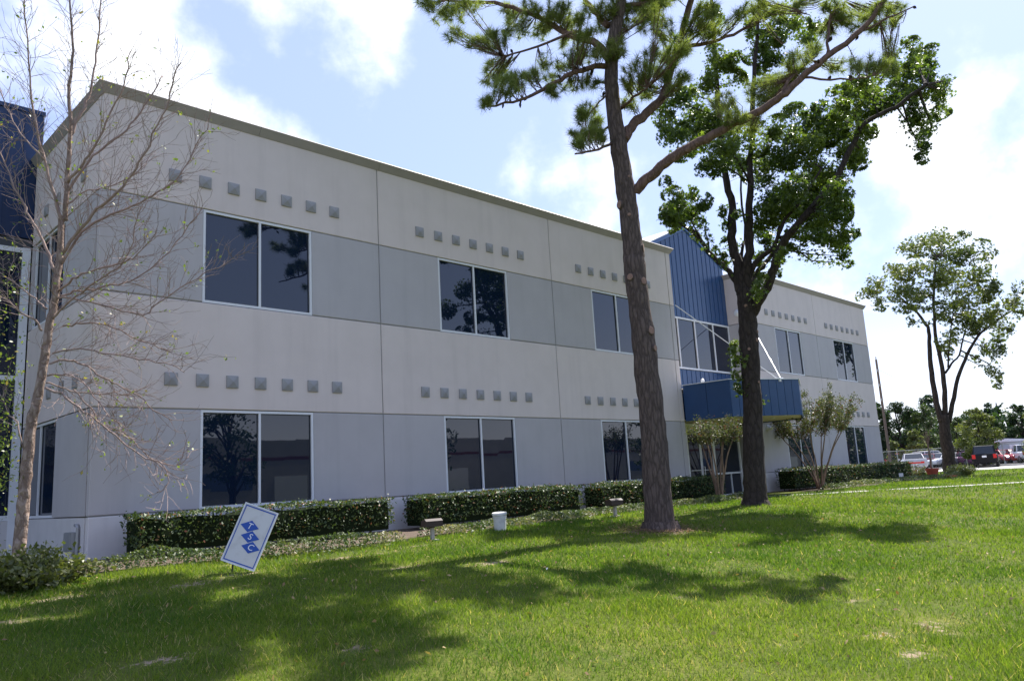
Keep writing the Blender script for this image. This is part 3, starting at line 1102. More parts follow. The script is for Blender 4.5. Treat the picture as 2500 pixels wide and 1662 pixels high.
PINE_TRUNK = [(0.01,-0.01,0.01,0.34),(-0,0,0.16,0.298),(-0,0,1.04,0.272),(0.01,-0.01,1.9,0.26),(0.01,-0.01,2.6,0.251),(-0.01,0.01,3.31,0.243),(-0.01,0.01,4.03,0.23),(-0.04,0.04,4.68,0.221),(-0.05,0.05,5.42,0.23),(-0.05,0.05,5.8,0.209),(-0.06,0.06,6.46,0.204),(-0.09,0.09,7.05,0.204),(-0.1,0.1,7.44,0.187),(-0.13,0.13,8.13,0.179),(-0.16,0.16,8.93,0.162),(-0.16,0.16,9.54,0.149),(-0.11,0.12,10.16,0.14),(-0.03,0.03,10.77,0.132),(0.07,-0.07,11.29,0.123),(0.17,-0.18,12.14,0.111),(0.3,-0.31,13.22,0.094),(0.42,-0.43,14.78,0.068),(0.54,-0.54,16.15,0.038)]
PINE_LIMBS = [[(0.05,-0.05,6.99,0.118),(0.11,-0.23,7.18,0.113),(0.24,-0.49,7.37,0.108),(0.41,-0.78,7.6,0.103),(0.57,-1.06,7.75,0.097),(0.83,-1.45,7.94,0.092),(1.09,-1.83,8.15,0.087),(1.3,-2.17,8.27,0.082),(1.52,-2.51,8.45,0.077),(1.65,-2.76,8.61,0.072),(1.77,-3.01,8.81,0.068),(2.03,-3.39,9.17,0.063),(2.42,-3.91,9.56,0.058),(2.76,-4.37,10.06,0.053),(2.94,-4.67,10.52,0.049)],
 [(-0.04,0.04,8.2,0.114),(0.15,0.02,8.47,0.109),(0.38,-0.05,8.71,0.105),(0.72,-0.21,9.04,0.1),(0.97,-0.3,9.31,0.096),(1.2,-0.36,9.73,0.091),(1.4,-0.39,10.16,0.086),(1.64,-0.47,10.76,0.081),(1.89,-0.55,11.37,0.076),(2.17,-0.66,12.11,0.071),(2.43,-0.75,12.98,0.066)],
 [(-0.16,0.16,9.95,0.07),(-0.49,0.33,9.86,0.063),(-0.85,0.53,9.72,0.056),(-1.21,0.73,9.48,0.048),(-1.56,0.93,9.24,0.041),(-1.88,1.09,9,0.034),(-2.19,1.24,8.87,0.028),(-2.59,1.48,8.74,0.021)],
 [(-0.18,0.19,10.11,0.088),(-0.24,0.4,10.55,0.081),(-0.45,0.77,10.77,0.073),(-0.63,1.11,11.06,0.066),(-0.8,1.45,11.42,0.059),(-1.06,1.87,11.74,0.051),(-1.39,2.36,12.04,0.043),(-1.88,3.02,12.2,0.036),(-2.23,3.53,12.43,0.028)],
 [(-0.13,0.13,10.89,0.079),(-0.13,0.32,11.14,0.068),(-0.17,0.55,11.56,0.056),(-0.19,0.76,11.93,0.045)],
 [(1.52,-0.54,10.66,0.055),(1.95,-0.74,10.8,0.049),(2.38,-0.96,10.95,0.043),(2.9,-1.25,11.21,0.037),(3.44,-1.57,11.59,0.03),(3.88,-1.78,11.97,0.024)],
 [(-0.33,0.62,10.78,0.04),(-0.69,0.69,10.78,0.034),(-1.25,0.98,10.44,0.028),(-1.81,1.26,10.15,0.022),(-2.22,1.39,9.96,0.017)],
 [(-0.24,0.24,8.14,0.031),(-0.67,0.25,7.88,0.026),(-1.1,0.26,7.71,0.021),(-1.5,0.23,7.55,0.017)],
 [(-0.24,0.24,8.54,0.026),(-0.24,0.67,8.44,0.02),(-0.18,1.03,8.49,0.014)],
 [(-0.19,0.19,9.34,0.022),(-0.49,0.28,9.03,0.017),(-0.83,0.41,8.62,0.013)],
 [(-0.04,0.04,8.92,0.039),(-0.13,-0.36,8.98,0.028),(-0.23,-0.77,8.98,0.017)],
 [(1.72,-2.73,8.64,0.038),(1.97,-2.8,9.06,0.031),(2.28,-2.92,9.32,0.024),(2.63,-3.08,9.62,0.017)],
 [(1.91,-3.06,9.01,0.029),(2.01,-3.45,8.82,0.023),(2.23,-3.96,8.68,0.018),(2.33,-4.34,8.62,0.012)],
 [(2.25,-3.55,9.37,0.033),(2.49,-3.55,9.95,0.028),(2.73,-3.56,10.55,0.023),(2.96,-3.56,11.06,0.017)],
 [(2.53,-3.98,9.72,0.029),(2.76,-4.35,9.87,0.023),(2.98,-4.72,10.03,0.018),(3.17,-5.05,10.13,0.012)]]
PINE_BLOBS = [(-3.09,2.83,11.53,0.23,0.12),(-2.44,3.05,11.63,0.36,0.18),(-2.69,2.45,10.81,0.23,0.12),(-2.34,2,10.49,0.26,0.2),(-2.46,1.43,10.31,0.34,0.14),(-2.46,2.24,11.39,0.44,0.18),(-0.99,2.26,11.95,0.47,0.19),(-1.33,1.83,11.19,0.36,0.18),(-0.55,1.74,11.34,0.19,0.19),(-1.07,1.36,11.57,0.45,0.18),(-0.67,1.13,11.26,0.39,0.24),(-0.58,0.8,11.42,0.36,0.24),(-1.55,-0.33,10.19,0.27,0.32),(-0.2,1.17,10.96,0.34,0.12),(-1.65,2.24,10.25,0.33,0.18),(-1.71,2.29,9.93,0.27,0.15),(-3.04,1.15,8.58,0.14,0.14),(-2.79,0.84,8.94,0.3,0.22),(-2.13,1.14,9.4,0.23,0.17),(-1.66,1.14,9.66,0.23,0.14),(-0.92,1.28,10.05,0.33,0.18),(-0.83,0.79,10.11,0.32,0.15),(-0.2,0.79,10.42,0.27,0.15),(-1.41,0.69,9.15,0.2,0.09),(-0.55,0.91,9.63,0.24,0.12),(-0.24,0.69,9.75,0.18,0.15),(-1.08,0.34,8.56,0.17,0.14),(0.57,1.38,9.65,0.26,0.13),(-0.07,0.7,8.87,0.15,0.15),(-0.03,1.39,8.82,0.22,0.13),(-0.97,0.27,8.2,0.23,0.14),(-1.21,0.38,7.92,0.14,0.06),(-0.62,0.24,8.23,0.12,0.15),(-0.27,0.15,11.26,0.44,0.24),(0.38,0.34,11.11,0.37,0.46),(0.27,0.01,11.42,0.36,0.24),(-0.41,-0.1,10.14,0.32,0.23),(-0.38,-0.7,9.41,0.31,0.22),(-0.17,-0.42,9.31,0.26,0.17),(1.15,0.22,9.81,0.28,0.16),(-0.07,-0.85,9.86,0.17,0.17),(0.25,0.03,9.19,0.12,0.12),(0.76,-0.28,11.11,0.36,0.27),(-0.37,-1.32,10.48,0.38,0.19),(0.76,-0.72,10.79,0.3,0.24),(1.7,-0.23,10.69,0.35,0.19),(-0.48,-1.8,9.42,0.27,0.16),(0.67,-1.05,9.46,0.26,0.15),(1.14,-1.27,10.82,0.32,0.24),(0.86,-1.8,10.75,0.34,0.17),(1.87,-1.32,10.98,0.33,0.18),(1.47,-1.53,8.95,0.29,0.21),(0.95,-2,8.27,0.31,0.14),(2.25,-1.68,8.55,0.27,0.15),(2.35,-1.9,9.33,0.3,0.27),(2.71,-2.06,9.59,0.24,0.18),(3.02,-2.02,9.43,0.15,0.15),(2.3,-2.06,8.97,0.15,0.15),(2.55,-2.49,9.35,0.18,0.12),(2.07,-3.01,9.5,0.28,0.2),(3.3,-2.89,10.25,0.24,0.15),(2.43,-2.89,9.45,0.17,0.12),(3.01,-3.36,10.34,0.17,0.2),(2.73,-3.65,10.64,0.28,0.17),(2.99,-3.71,10.51,0.23,0.2),(3.41,-3.82,10.49,0.26,0.23),(4.59,-3.72,11.28,0.25,0.18),(3,-4.47,10.3,0.25,0.19),(3.21,-4.28,10.08,0.2,0.11),(4.39,-4.26,10.67,0.09,0.09),(5.2,-4.23,11.39,0.19,0.12),(3.68,-3.3,9.82,0.3,0.09),(2.72,-4.1,9.12,0.25,0.11),(2.59,-4.41,8.93,0.27,0.11),(4.3,-4.09,9.87,0.15,0.12),(3.74,-4.3,9.26,0.14,0.09),(1.65,-2.46,10.89,0.23,0.17),(2.82,-2.15,11.4,0.21,0.12),(3.09,-2.34,11.38,0.18,0.09),(2.93,-2.84,11.17,0.15,0.15),(2.07,-1.91,11.09,0.18,0.12),(0.88,-0.58,9.98,0.39,0.24),(1.77,-0.65,10.71,0.19,0.16)]
PINE_CONES = [(-2.9,2.85,11.52),(-2.78,2.68,11.3),(-2.76,2.67,11.56),(-3.27,1.99,11.03),(-2.33,2.66,10.94),(-2.47,2.61,11.47),(-2.32,2.21,10.89),(-2.88,1.36,10.64),(-2.24,1.48,10.79),(-2.58,2.66,11.41),(-1.77,0.33,10.09),(-1.08,0.56,10.29),(-0.32,0.48,10.44),(-1.03,-0.13,9.83),(-0.05,0.54,10.36),(-0.47,0.36,9.69),(-0.58,0.07,9.51),(-1.1,0.86,9.48),(-1.03,0.98,9.33),(-1.18,0.83,9.05),(-1.65,1.89,9.54),(-2.17,1.38,9.04),(-2.23,1.59,8.87),(-1.73,1.91,9.26),(-1.8,1.4,9.17),(-1.91,1,8.49),(0.36,-0.25,10.4),(0.61,-0.21,10.55),(0.8,-1.49,10.26),(-0.55,-0.66,10.06),(2.39,-3.61,9.8),(2.59,-3.82,9.15),(2.22,-3.51,9.04),(2.63,-3.19,9.35),(3.41,-5.02,10.27),(3.61,-4.24,10.74),(0.16,-1.84,9.85),(1.99,-3.48,9.23),(3,-3.9,9.61),(3.12,-3.8,10.17)]
GUM_TRUNK = [(-0.01,0.01,0.01,0.389),(-0,0,0.15,0.338),(0.03,-0.03,0.63,0.305),(0.08,-0.08,1.63,0.282),(0.15,-0.15,2.8,0.262),(0.2,-0.2,3.84,0.256),(0.22,-0.22,4.75,0.269),(0.24,-0.25,5.32,0.255),(0.24,-0.25,5.75,0.235),(0.24,-0.24,6.13,0.215)]
GUM_LIMBS = [[(0.19,-0.19,5.96,0.174),(0.24,-0.17,6.4,0.163),(0.28,-0.14,6.8,0.153),(0.27,-0.06,7.11,0.143),(0.3,-0.01,7.58,0.132),(0.37,-0.02,8.19,0.122),(0.47,-0.05,8.81,0.111),(0.45,0.04,9.53,0.101),(0.49,0.08,10.73,0.09),(0.54,0.09,12.2,0.08),(0.63,0.07,13.7,0.069),(0.72,0.05,14.98,0.058),(0.82,0.02,16.29,0.048)],
 [(0.26,-0.26,5.95,0.15),(0.28,-0.36,6.6,0.139),(0.33,-0.47,7.23,0.128),(0.34,-0.56,7.89,0.117),(0.35,-0.64,8.61,0.105),(0.38,-0.74,9.26,0.094),(0.44,-0.87,10.38,0.083),(0.54,-1.04,11.74,0.072),(0.63,-1.2,12.88,0.061),(0.72,-1.37,14.04,0.05),(0.79,-1.51,15.07,0.04)],
 [(0.14,-0.14,6.05,0.093),(0.18,-0.06,6.39,0.086),(0.13,0.12,6.75,0.08),(0.03,0.35,7.06,0.074),(-0.07,0.58,7.39,0.068),(-0.11,0.75,7.73,0.062),(-0.1,0.86,8.01,0.055),(-0.15,1.04,8.23,0.049),(-0.25,1.26,8.4,0.042),(-0.35,1.49,8.63,0.036)],
 [(0.3,-0.3,5.31,0.156),(0.28,-0.49,5.53,0.147),(0.31,-0.73,5.83,0.139),(0.34,-0.97,6.18,0.13),(0.35,-1.18,6.59,0.122),(0.39,-1.44,7.14,0.114),(0.48,-1.73,7.5,0.106),(0.62,-2.09,7.89,0.097),(1.01,-2.69,8.57,0.089),(1.25,-3.14,9.26,0.082),(1.36,-3.45,9.83,0.074),(1.42,-3.73,10.27,0.066),(1.6,-4.12,10.44,0.059),(1.81,-4.54,10.6,0.051),(2.03,-4.96,10.89,0.044),(2.11,-5.26,11.05,0.036)],
 [(0.37,-0.37,6.23,0.081),(0.63,-0.39,6.53,0.075),(0.98,-0.49,6.85,0.069),(1.31,-0.57,7.13,0.063),(1.62,-0.65,7.5,0.057),(1.95,-0.72,8.15,0.05),(2.34,-0.87,8.97,0.044),(2.69,-0.97,9.98,0.037),(3.14,-1.18,11.01,0.031)],
 [(0.35,-0.35,6.44,0.087),(0.35,-0.64,6.87,0.076),(0.42,-0.99,7.05,0.066),(0.41,-1.27,7.27,0.056),(0.47,-1.61,7.91,0.046),(0.68,-2.11,8.46,0.037),(0.93,-2.64,9.22,0.027)],
 [(0.43,-0.15,6.97,0.053),(0.72,-0.09,7.57,0.046),(1.03,-0.05,7.88,0.039),(1.3,0.04,9.49,0.032),(1.58,0.11,10.55,0.024)]]
GUM_BLOBS = [(0.93,0.28,15.28,0.43,0.39),(0.48,0,13.51,0.46,0.46),(0.09,0.11,12.73,0.37,0.33),(0.68,-0.47,13.37,0.33,0.33),(1.06,-0.25,12.91,0.38,0.34),(0.91,-1.16,13.58,0.45,0.45),(1.27,-0.89,14.59,0.25,0.33),(1.96,-1.17,14.13,0.42,0.38),(1.63,-1.64,14.27,0.33,0.29),(2.72,-1.66,14.8,0.47,0.3),(2.97,-2.2,14.64,0.34,0.3),(4.17,-1.35,15.04,0.36,0.23),(1.55,-1.11,13.11,0.25,0.29),(1.1,-1.72,13.06,0.36,0.2),(-1.15,0.64,11.96,0.49,0.32),(-1.06,1.05,11.59,0.33,0.33),(0.27,1.04,12,0.6,0.47),(-1.14,0.67,10.82,0.49,0.37),(0.04,0.51,11.24,0.63,0.46),(0.9,1.71,11.17,0.4,0.22),(-2.38,-1.24,9.47,0.55,0.4),(-1.22,-0.36,9.44,0.39,0.31),(0.46,-0.12,10.18,0.5,0.46),(-0.05,0.62,12.51,0.34,0.21),(0.37,-0.03,11.47,0.63,0.38),(0.31,-0.93,10.55,0.57,0.53),(1.46,-0.54,10.06,0.51,0.55),(1.6,-1.21,11.05,0.5,0.46),(0.91,-1.66,10,0.52,0.48),(4.12,-0.71,12.6,0.41,0.32),(2.32,-1.84,11.36,0.42,0.34),(1.29,-2.09,10.27,0.52,0.44),(1.84,-2,9.76,0.53,0.41),(2.01,-2.35,11.4,0.25,0.29),(2.27,-2.38,10.81,0.49,0.45),(-0.18,-3.69,10.43,0.33,0.43),(2.02,-2.74,10.97,0.44,0.36),(3.84,-2.44,11.49,0.52,0.43),(1.71,-3.38,10.05,0.43,0.39),(2.86,-2.99,9.92,0.33,0.33),(3.63,-2.31,10.5,0.56,0.47),(3.22,-2.03,9.86,0.6,0.47),(3.43,-1.35,9.65,0.66,0.44),(-0.19,-2.23,8.52,0.53,0.38),(0.68,-1.19,8.97,0.49,0.37),(0.8,-1.29,8.38,0.61,0.37),(2.2,-1.33,8.71,0.64,0.38),(3.14,-1.62,8.92,0.65,0.43),(-0.31,-3.5,7.97,0.36,0.36),(3.54,-2.02,8.75,0.35,0.43),(0.68,-2.74,7.55,0.42,0.19),(3.59,-2.66,12.36,0.43,0.3),(1.59,-3.72,11.61,0.42,0.19),(3.48,-3.27,11.88,0.5,0.33),(4.91,-3.26,12.9,0.52,0.26),(3.57,-3.81,11.68,0.45,0.33),(3.65,-3.41,11.49,0.46,0.21),(4.85,-3.77,13.11,0.3,0.21),(4.23,-4.07,12.18,0.37,0.33),(4.36,-4.53,13.33,0.25,0.33),(6.02,-3.9,14.46,0.15,0.22),(5.65,-4.21,13.5,0.26,0.3),(4,-4.45,12.51,0.29,0.24),(7.92,-4.1,14.66,0.35,0.28),(3.44,-5.1,12.12,0.2,0.27),(5.69,-4.45,12.81,0.22,0.22),(4.54,-4.96,11.81,0.16,0.16),(4.9,-4.76,11.73,0.21,0.17),(5.62,-4.68,11.56,0.26,0.17),(4.94,-4.67,11.2,0.15,0.13),(5.07,-4.21,12.11,0.3,0.3),(2.56,-4.75,10.62,0.27,0.27),(2.68,-4.85,10.27,0.23,0.23),(5.04,-4.21,10.83,0.21,0.21),(3.27,-4.67,9.79,0.2,0.18),(3.14,-4.63,9.42,0.2,0.18),(1.73,-3.83,10.11,0.15,0.19),(-0.06,1.86,9.99,0.17,0.22),(-0.37,1.44,9.41,0.3,0.21),(0.65,1.44,9.64,0.26,0.26),(-1.27,-0.05,8.52,0.28,0.24),(-0.93,0.94,8.67,0.41,0.25),(-2.14,0.54,8.08,0.24,0.2),(-0.16,1.25,8.55,0.34,0.21),(0.15,1.88,9.16,0.32,0.23),(-1.86,0.74,8.11,0.27,0.21),(0.13,1.86,8.51,0.2,0.13),(-0.01,1.27,8.85,0.37,0.2),(-0.64,0.42,8.53,0.27,0.14),(-2.05,-0.45,7.73,0.09,0.06),(0.51,1.29,8.21,0.13,0.15),(-0.12,-0,8.52,0.16,0.16),(-0.25,-0.52,8.22,0.13,0.16),(0.33,0.18,8.09,0.08,0.22),(0.27,0.25,7.76,0.08,0.1),(0.97,0.94,7.73,0.1,0.13),(-0.97,-0.32,6.9,0.13,0.11),(0.86,0.59,7.22,0.1,0.12),(2.08,-0.2,8.16,0.35,0.26),(2.23,-0.4,7.73,0.29,0.2),(0.69,-0.93,8.15,0.38,0.27),(0.61,-1.57,8.1,0.4,0.24),(2.47,-1.19,8.66,0.43,0.26),(1.52,-1.39,7.89,0.25,0.19),(1.45,-1.3,7.36,0.19,0.11),(3.01,-1.22,8.38,0.41,0.29),(1.4,-1.75,7.41,0.19,0.14),(-0.17,-2.77,6.96,0.27,0.2),(1.78,-2.3,7.83,0.38,0.3),(0.66,-3.04,7.68,0.33,0.28),(3.33,-2.32,8.57,0.14,0.31),(2.48,-2.09,7.48,0.31,0.2),(1.84,-2.64,7.37,0.27,0.21),(2.64,-2.68,7.63,0.14,0.14),(3.09,-2.06,7.39,0.23,0.2),(2.48,-2.4,6.96,0.17,0.12),(3.63,-1.97,7.04,0.15,0.12),(0.58,-0.66,7.02,0.19,0.19),(1.42,-0.1,7.08,0.14,0.14),(2.34,-0.45,7.33,0.13,0.18),(2.32,-0.28,6.93,0.13,0.18),(0.04,-0.9,6.38,0.19,0.09),(1.23,-0.11,6.35,0.1,0.13),(-1.03,-1.36,5.9,0.13,0.11),(-0.46,-0.92,5.75,0.07,0.13),(-0.58,-1.92,6.7,0.14,0.13),(0.82,0.54,4.7,0.14,0.17),(-1.14,-0.43,4.16,0.12,0.12),(-0.1,0.1,4.04,0.1,0.13),(-0.11,0.08,3.62,0.12,0.16),(-0.12,0.11,3.32,0.1,0.13),(-0.11,0.03,3.19,0.07,0.07),(0.38,-0.35,2.9,0.05,0.1)]
FAR_LIMBS = [[(-0,0,-0.07,0.363),(-0.03,0.03,0.23,0.338),(0.02,-0.02,1.3,0.313),(0.02,-0.02,2.3,0.288),(0.08,-0.08,3.29,0.262)],
 [(-0.05,0.05,2.9,0.172),(-0.04,0.14,3.61,0.157),(0.01,0.2,4.84,0.142),(0.1,0.21,6.07,0.127),(0.24,0.18,7.12,0.112),(0.4,0.13,8.06,0.097),(0.36,0.28,8.61,0.082),(0.21,0.54,9.18,0.066),(-0.02,0.87,9.75,0.051)],
 [(0.1,-0.1,2.99,0.151),(0.14,-0.24,4.18,0.136),(0.14,-0.35,5.49,0.121),(0.02,-0.33,6.71,0.105),(-0.08,-0.33,7.83,0.09),(-0.07,-0.43,9.27,0.075),(0.04,-0.65,10.71,0.06),(0.23,-0.94,12.16,0.045)],
 [(0.23,-0.23,2.88,0.131),(0.32,-0.53,3.85,0.118),(0.42,-0.83,4.93,0.105),(0.62,-1.24,5.9,0.091),(0.84,-1.66,6.76,0.078),(1.21,-2.23,7.62,0.065),(1.67,-2.91,8.16,0.052),(2.29,-3.74,8.79,0.039)],
 [(0.38,-0.39,5.6,0.066),(0.91,-0.63,6.11,0.057),(1.47,-0.92,6.62,0.048),(1.93,-1.1,7.47,0.04),(2.49,-1.38,8.53,0.031)],
 [(0.52,-0.53,5.89,0.05),(0.44,-0.72,6.78,0.042),(0.4,-0.97,7.77,0.033),(0.44,-1.3,9.16,0.025)]]
FAR_BLOBS = [(3.44,-0.42,14.08,0.9,0.48),(1.99,-1.93,13.4,0.45,0.25),(0.35,0.55,12.99,0.67,0.46),(1.58,0.11,13.31,1.09,0.57),(0.9,-1.25,12.41,1.2,0.65),(0.46,-2.61,11.99,1.02,0.63),(2.06,-3.02,12.05,0.45,0.35),(0.33,1.5,12,0.47,0.47),(-2.44,-0.34,11.24,0.96,0.63),(-0.2,-0.82,11.06,1.19,0.65),(2.98,-1.29,11.54,1.24,0.78),(3.6,-2.28,11.62,0.88,0.67),(-1.84,1.87,10.9,0.56,0.56),(-1.21,2.59,10.39,0.57,0.46),(-1.61,1.91,9.77,0.46,0.46),(-2.56,0.57,10.51,0.83,0.54),(-2.62,-0.02,9.86,0.92,0.53),(-0.72,-0.37,10.04,0.94,0.55),(2.58,-1.04,10.33,1.09,0.67),(1.53,-2.51,10.09,0.84,0.75),(1.56,-3.11,9.96,0.44,0.54),(-1.82,0.52,9.25,0.54,0.35),(-2.6,0.02,8.25,0.24,0.34),(-0.34,0.14,9.35,0.55,0.35),(-0.75,-1.26,9.03,0.73,0.44),(2.17,-1.57,9.31,0.87,0.56),(-0.84,-3.18,8.63,0.52,0.42),(1.31,-0.76,8.52,0.76,0.56),(0.78,-1.88,8.15,0.55,0.55),(-1.95,-1.34,7.08,0.48,0.48),(2.04,-0.82,7.73,0.57,0.46),(1.5,-1.98,8.31,0.55,0.7),(-0.6,-3.2,8.06,0.52,0.43),(1.85,-3.36,8.5,0.84,0.64),(3.99,-3.53,9.45,0.56,0.56),(3.18,-3.99,10.09,0.35,0.45),(3.81,-2.52,7.82,0.57,0.46),(3.3,-2.06,7,0.52,0.52),(3.58,-2.47,6.54,0.51,0.62),(2.8,-2.27,5.68,0.46,0.46),(4.24,-2.01,5.07,0.37,0.37),(2.62,-1.52,6.51,0.29,0.29),(1.14,-0.38,6.78,0.36,0.36),(0.21,-3.77,7.45,0.33,0.33)]
BIRCH_LIMBS = [[(0.14,-0.14,0,0.103),(0.15,-0.15,0.27,0.1),(0.15,-0.15,0.61,0.096),(0.16,-0.16,0.95,0.093),(0.17,-0.17,1.29,0.089),(0.18,-0.18,1.64,0.086),(0.19,-0.19,1.99,0.082),(0.2,-0.2,2.34,0.079),(0.24,-0.24,2.58,0.075),(0.28,-0.28,2.94,0.072),(0.32,-0.32,3.42,0.069),(0.34,-0.34,3.66,0.065),(0.37,-0.37,4.03,0.062),(0.4,-0.4,4.33,0.058),(0.42,-0.43,4.83,0.055),(0.45,-0.45,5.29,0.051),(0.45,-0.45,5.81,0.048),(0.48,-0.48,5.81,0.044),(0.49,-0.49,6.2,0.041),(0.49,-0.49,6.6,0.038),(0.5,-0.51,7.14,0.034),(0.5,-0.51,7.54,0.031),(0.46,-0.46,8.1,0.027),(0.48,-0.48,8.65,0.024),(0.48,-0.49,9.08,0.02),(0.44,-0.44,9.6,0.017),(0.41,-0.41,10.18,0.013),(0.37,-0.38,10.83,0.01)],
 [(0.51,-0.51,7.35,0.03),(0.58,-0.51,7.62,0.027),(0.68,-0.53,7.89,0.024),(0.78,-0.55,8.25,0.021),(0.83,-0.51,8.68,0.018),(0.87,-0.47,9.23,0.015),(0.92,-0.44,10.15,0.012),(0.94,-0.38,10.95,0.009)],
 [(0.47,-0.47,5.76,0.03),(0.37,-0.47,6,0.027),(0.22,-0.4,6.56,0.024),(0.12,-0.39,6.94,0.021),(-0.01,-0.35,7.45,0.019),(-0.11,-0.33,8.1,0.016),(-0.18,-0.35,8.75,0.013),(-0.25,-0.36,9.41,0.011),(-0.34,-0.37,10.21,0.008)],
 [(0.5,-0.51,6.47,0.027),(0.6,-0.72,6.68,0.023),(0.69,-0.93,6.87,0.02),(0.81,-1.17,7.25,0.017),(0.93,-1.41,7.73,0.014),(1.01,-1.62,8.1,0.011),(1.03,-1.75,8.56,0.008)],
 [(0.51,-0.52,6.33,0.023),(0.76,-0.64,6.88,0.021),(0.96,-0.73,7.15,0.019),(1.27,-0.93,7.5,0.016),(1.48,-1.02,7.86,0.014),(1.67,-1.09,8.29,0.011),(1.81,-1.11,8.65,0.009)],
 [(0.48,-0.48,5.21,0.03),(0.6,-0.73,5.5,0.028),(0.7,-0.97,5.69,0.025),(0.84,-1.23,5.93,0.023),(0.98,-1.5,6.08,0.021),(1.11,-1.76,6.36,0.018),(1.21,-1.99,6.64,0.016),(1.33,-2.24,7.13,0.014),(1.41,-2.45,7.49,0.012),(1.46,-2.62,7.88,0.01),(1.48,-2.78,8.05,0.008)],
 [(0.47,-0.47,5.03,0.023),(0.71,-0.66,5.59,0.022),(0.96,-0.87,5.82,0.02),(1.23,-1.1,5.97,0.018),(1.44,-1.26,6.1,0.016),(1.66,-1.44,6.28,0.015),(1.89,-1.62,6.49,0.013),(2.06,-1.75,6.85,0.011),(2.19,-1.84,7.24,0.009),(2.33,-1.93,7.52,0.007)],
 [(0.39,-0.4,4.89,0.027),(0.33,-0.23,5.2,0.024),(0.23,-0.03,5.6,0.022),(0.11,0.2,5.98,0.019),(0.03,0.38,6.28,0.016),(-0.1,0.61,6.73,0.014),(-0.21,0.82,7.19,0.011),(-0.36,1.08,7.75,0.009)],
 [(0.28,-0.28,3.89,0.02),(0.16,-0.31,4.05,0.017),(-0.02,-0.26,4.18,0.014),(-0.24,-0.18,4.37,0.011),(-0.47,-0.09,4.48,0.008)],
 [(0.32,-0.33,4.26,0.017),(0.26,-0.12,4.42,0.014),(0.12,0.16,4.64,0.012),(-0.08,0.5,4.92,0.01),(-0.28,0.85,5.15,0.008)],
 [(0.46,-0.47,4.56,0.023),(0.53,-0.68,4.67,0.02),(0.65,-0.95,4.75,0.017),(0.86,-1.29,4.82,0.015),(1.08,-1.65,4.87,0.012),(1.2,-1.93,4.95,0.009),(1.36,-2.23,5.27,0.006)],
 [(0.48,-0.48,4.47,0.02),(0.64,-0.58,4.54,0.018),(0.82,-0.71,4.57,0.016),(1.1,-0.92,4.64,0.014),(1.37,-1.14,4.71,0.012),(1.73,-1.45,5.05,0.01),(2.01,-1.67,5.52,0.008),(2.22,-1.82,5.89,0.006)],
 [(0.38,-0.38,4.08,0.02),(0.51,-0.68,4.26,0.018),(0.65,-0.99,4.44,0.016),(0.85,-1.34,4.64,0.014),(1.04,-1.7,4.83,0.012),(1.09,-1.92,5.03,0.01),(1.08,-2.06,5.36,0.008),(1.1,-2.24,5.63,0.006)],
 [(0.52,-0.52,3.95,0.017),(0.68,-0.64,3.97,0.015),(0.9,-0.82,3.99,0.013),(1.16,-1.03,3.89,0.012),(1.43,-1.26,3.68,0.01),(1.65,-1.43,3.57,0.008),(1.84,-1.58,3.46,0.007)],
 [(0.42,-0.42,3.5,0.017),(0.51,-0.62,3.53,0.015),(0.68,-0.88,3.52,0.014),(0.92,-1.24,3.44,0.012),(1.23,-1.65,3.31,0.011),(1.48,-2,3.18,0.009),(1.65,-2.27,3.1,0.008),(1.75,-2.48,2.97,0.006)],
 [(0.39,-0.39,3.32,0.02),(0.51,-0.42,3.39,0.018),(0.7,-0.53,3.38,0.017),(0.89,-0.63,3.28,0.015),(1.09,-0.75,3.09,0.014),(1.29,-0.86,2.96,0.012),(1.58,-1.06,2.75,0.01),(1.78,-1.17,2.52,0.009),(2.03,-1.34,2.33,0.007)],
 [(0.37,-0.37,3.13,0.017),(0.49,-0.67,3.11,0.014),(0.63,-0.97,3.01,0.012),(0.79,-1.31,2.71,0.01),(0.94,-1.63,2.36,0.008),(1.08,-1.94,2.13,0.006)],
 [(0.36,-0.36,3.01,0.013),(0.5,-0.34,2.99,0.012),(0.71,-0.38,2.89,0.011),(1,-0.49,2.84,0.01),(1.32,-0.65,2.85,0.008),(1.57,-0.73,2.81,0.007)],
 [(0.35,-0.35,2.93,0.02),(0.52,-0.61,2.81,0.018),(0.71,-0.88,2.55,0.017),(0.9,-1.15,2.34,0.015),(1.09,-1.41,2.07,0.014),(1.27,-1.68,1.83,0.012),(1.41,-1.9,1.67,0.011),(1.57,-2.14,1.57,0.009),(1.62,-2.27,1.27,0.008),(1.47,-2.2,1.14,0.006)],
 [(0.61,-0.9,2.85,0.013),(0.84,-1.03,2.53,0.012),(1.04,-1.13,2.22,0.011),(1.29,-1.28,2.12,0.01),(1.47,-1.36,1.9,0.009),(1.67,-1.46,1.67,0.008),(1.97,-1.66,1.56,0.007),(2.15,-1.74,1.7,0.006)],
 [(0.13,-0.13,1.97,0.013),(0.05,0.02,2.39,0.012),(-0.03,0.17,2.54,0.01),(-0.12,0.33,2.87,0.008),(-0.2,0.49,3.13,0.007)],
 [(0.45,-0.46,4.43,0.017),(0.72,-0.78,4.37,0.015),(1.05,-1.18,4.2,0.013),(1.41,-1.61,4.01,0.012),(1.51,-1.77,4.14,0.01),(2,-2.32,4.58,0.008),(2.23,-2.62,4.72,0.007),(2.45,-2.9,4.96,0.005)],
 [(0.5,-0.5,6.07,0.013),(0.78,-0.61,6.34,0.012),(1,-0.66,6.43,0.01),(1.37,-0.85,6.64,0.009),(1.63,-0.94,6.96,0.007)],
 [(0.14,-0.42,6.83,0.013),(-0.05,-0.02,7.27,0.012),(-0.19,0.33,7.71,0.01),(-0.32,0.68,8.34,0.008),(-0.44,1.01,8.84,0.007)]]


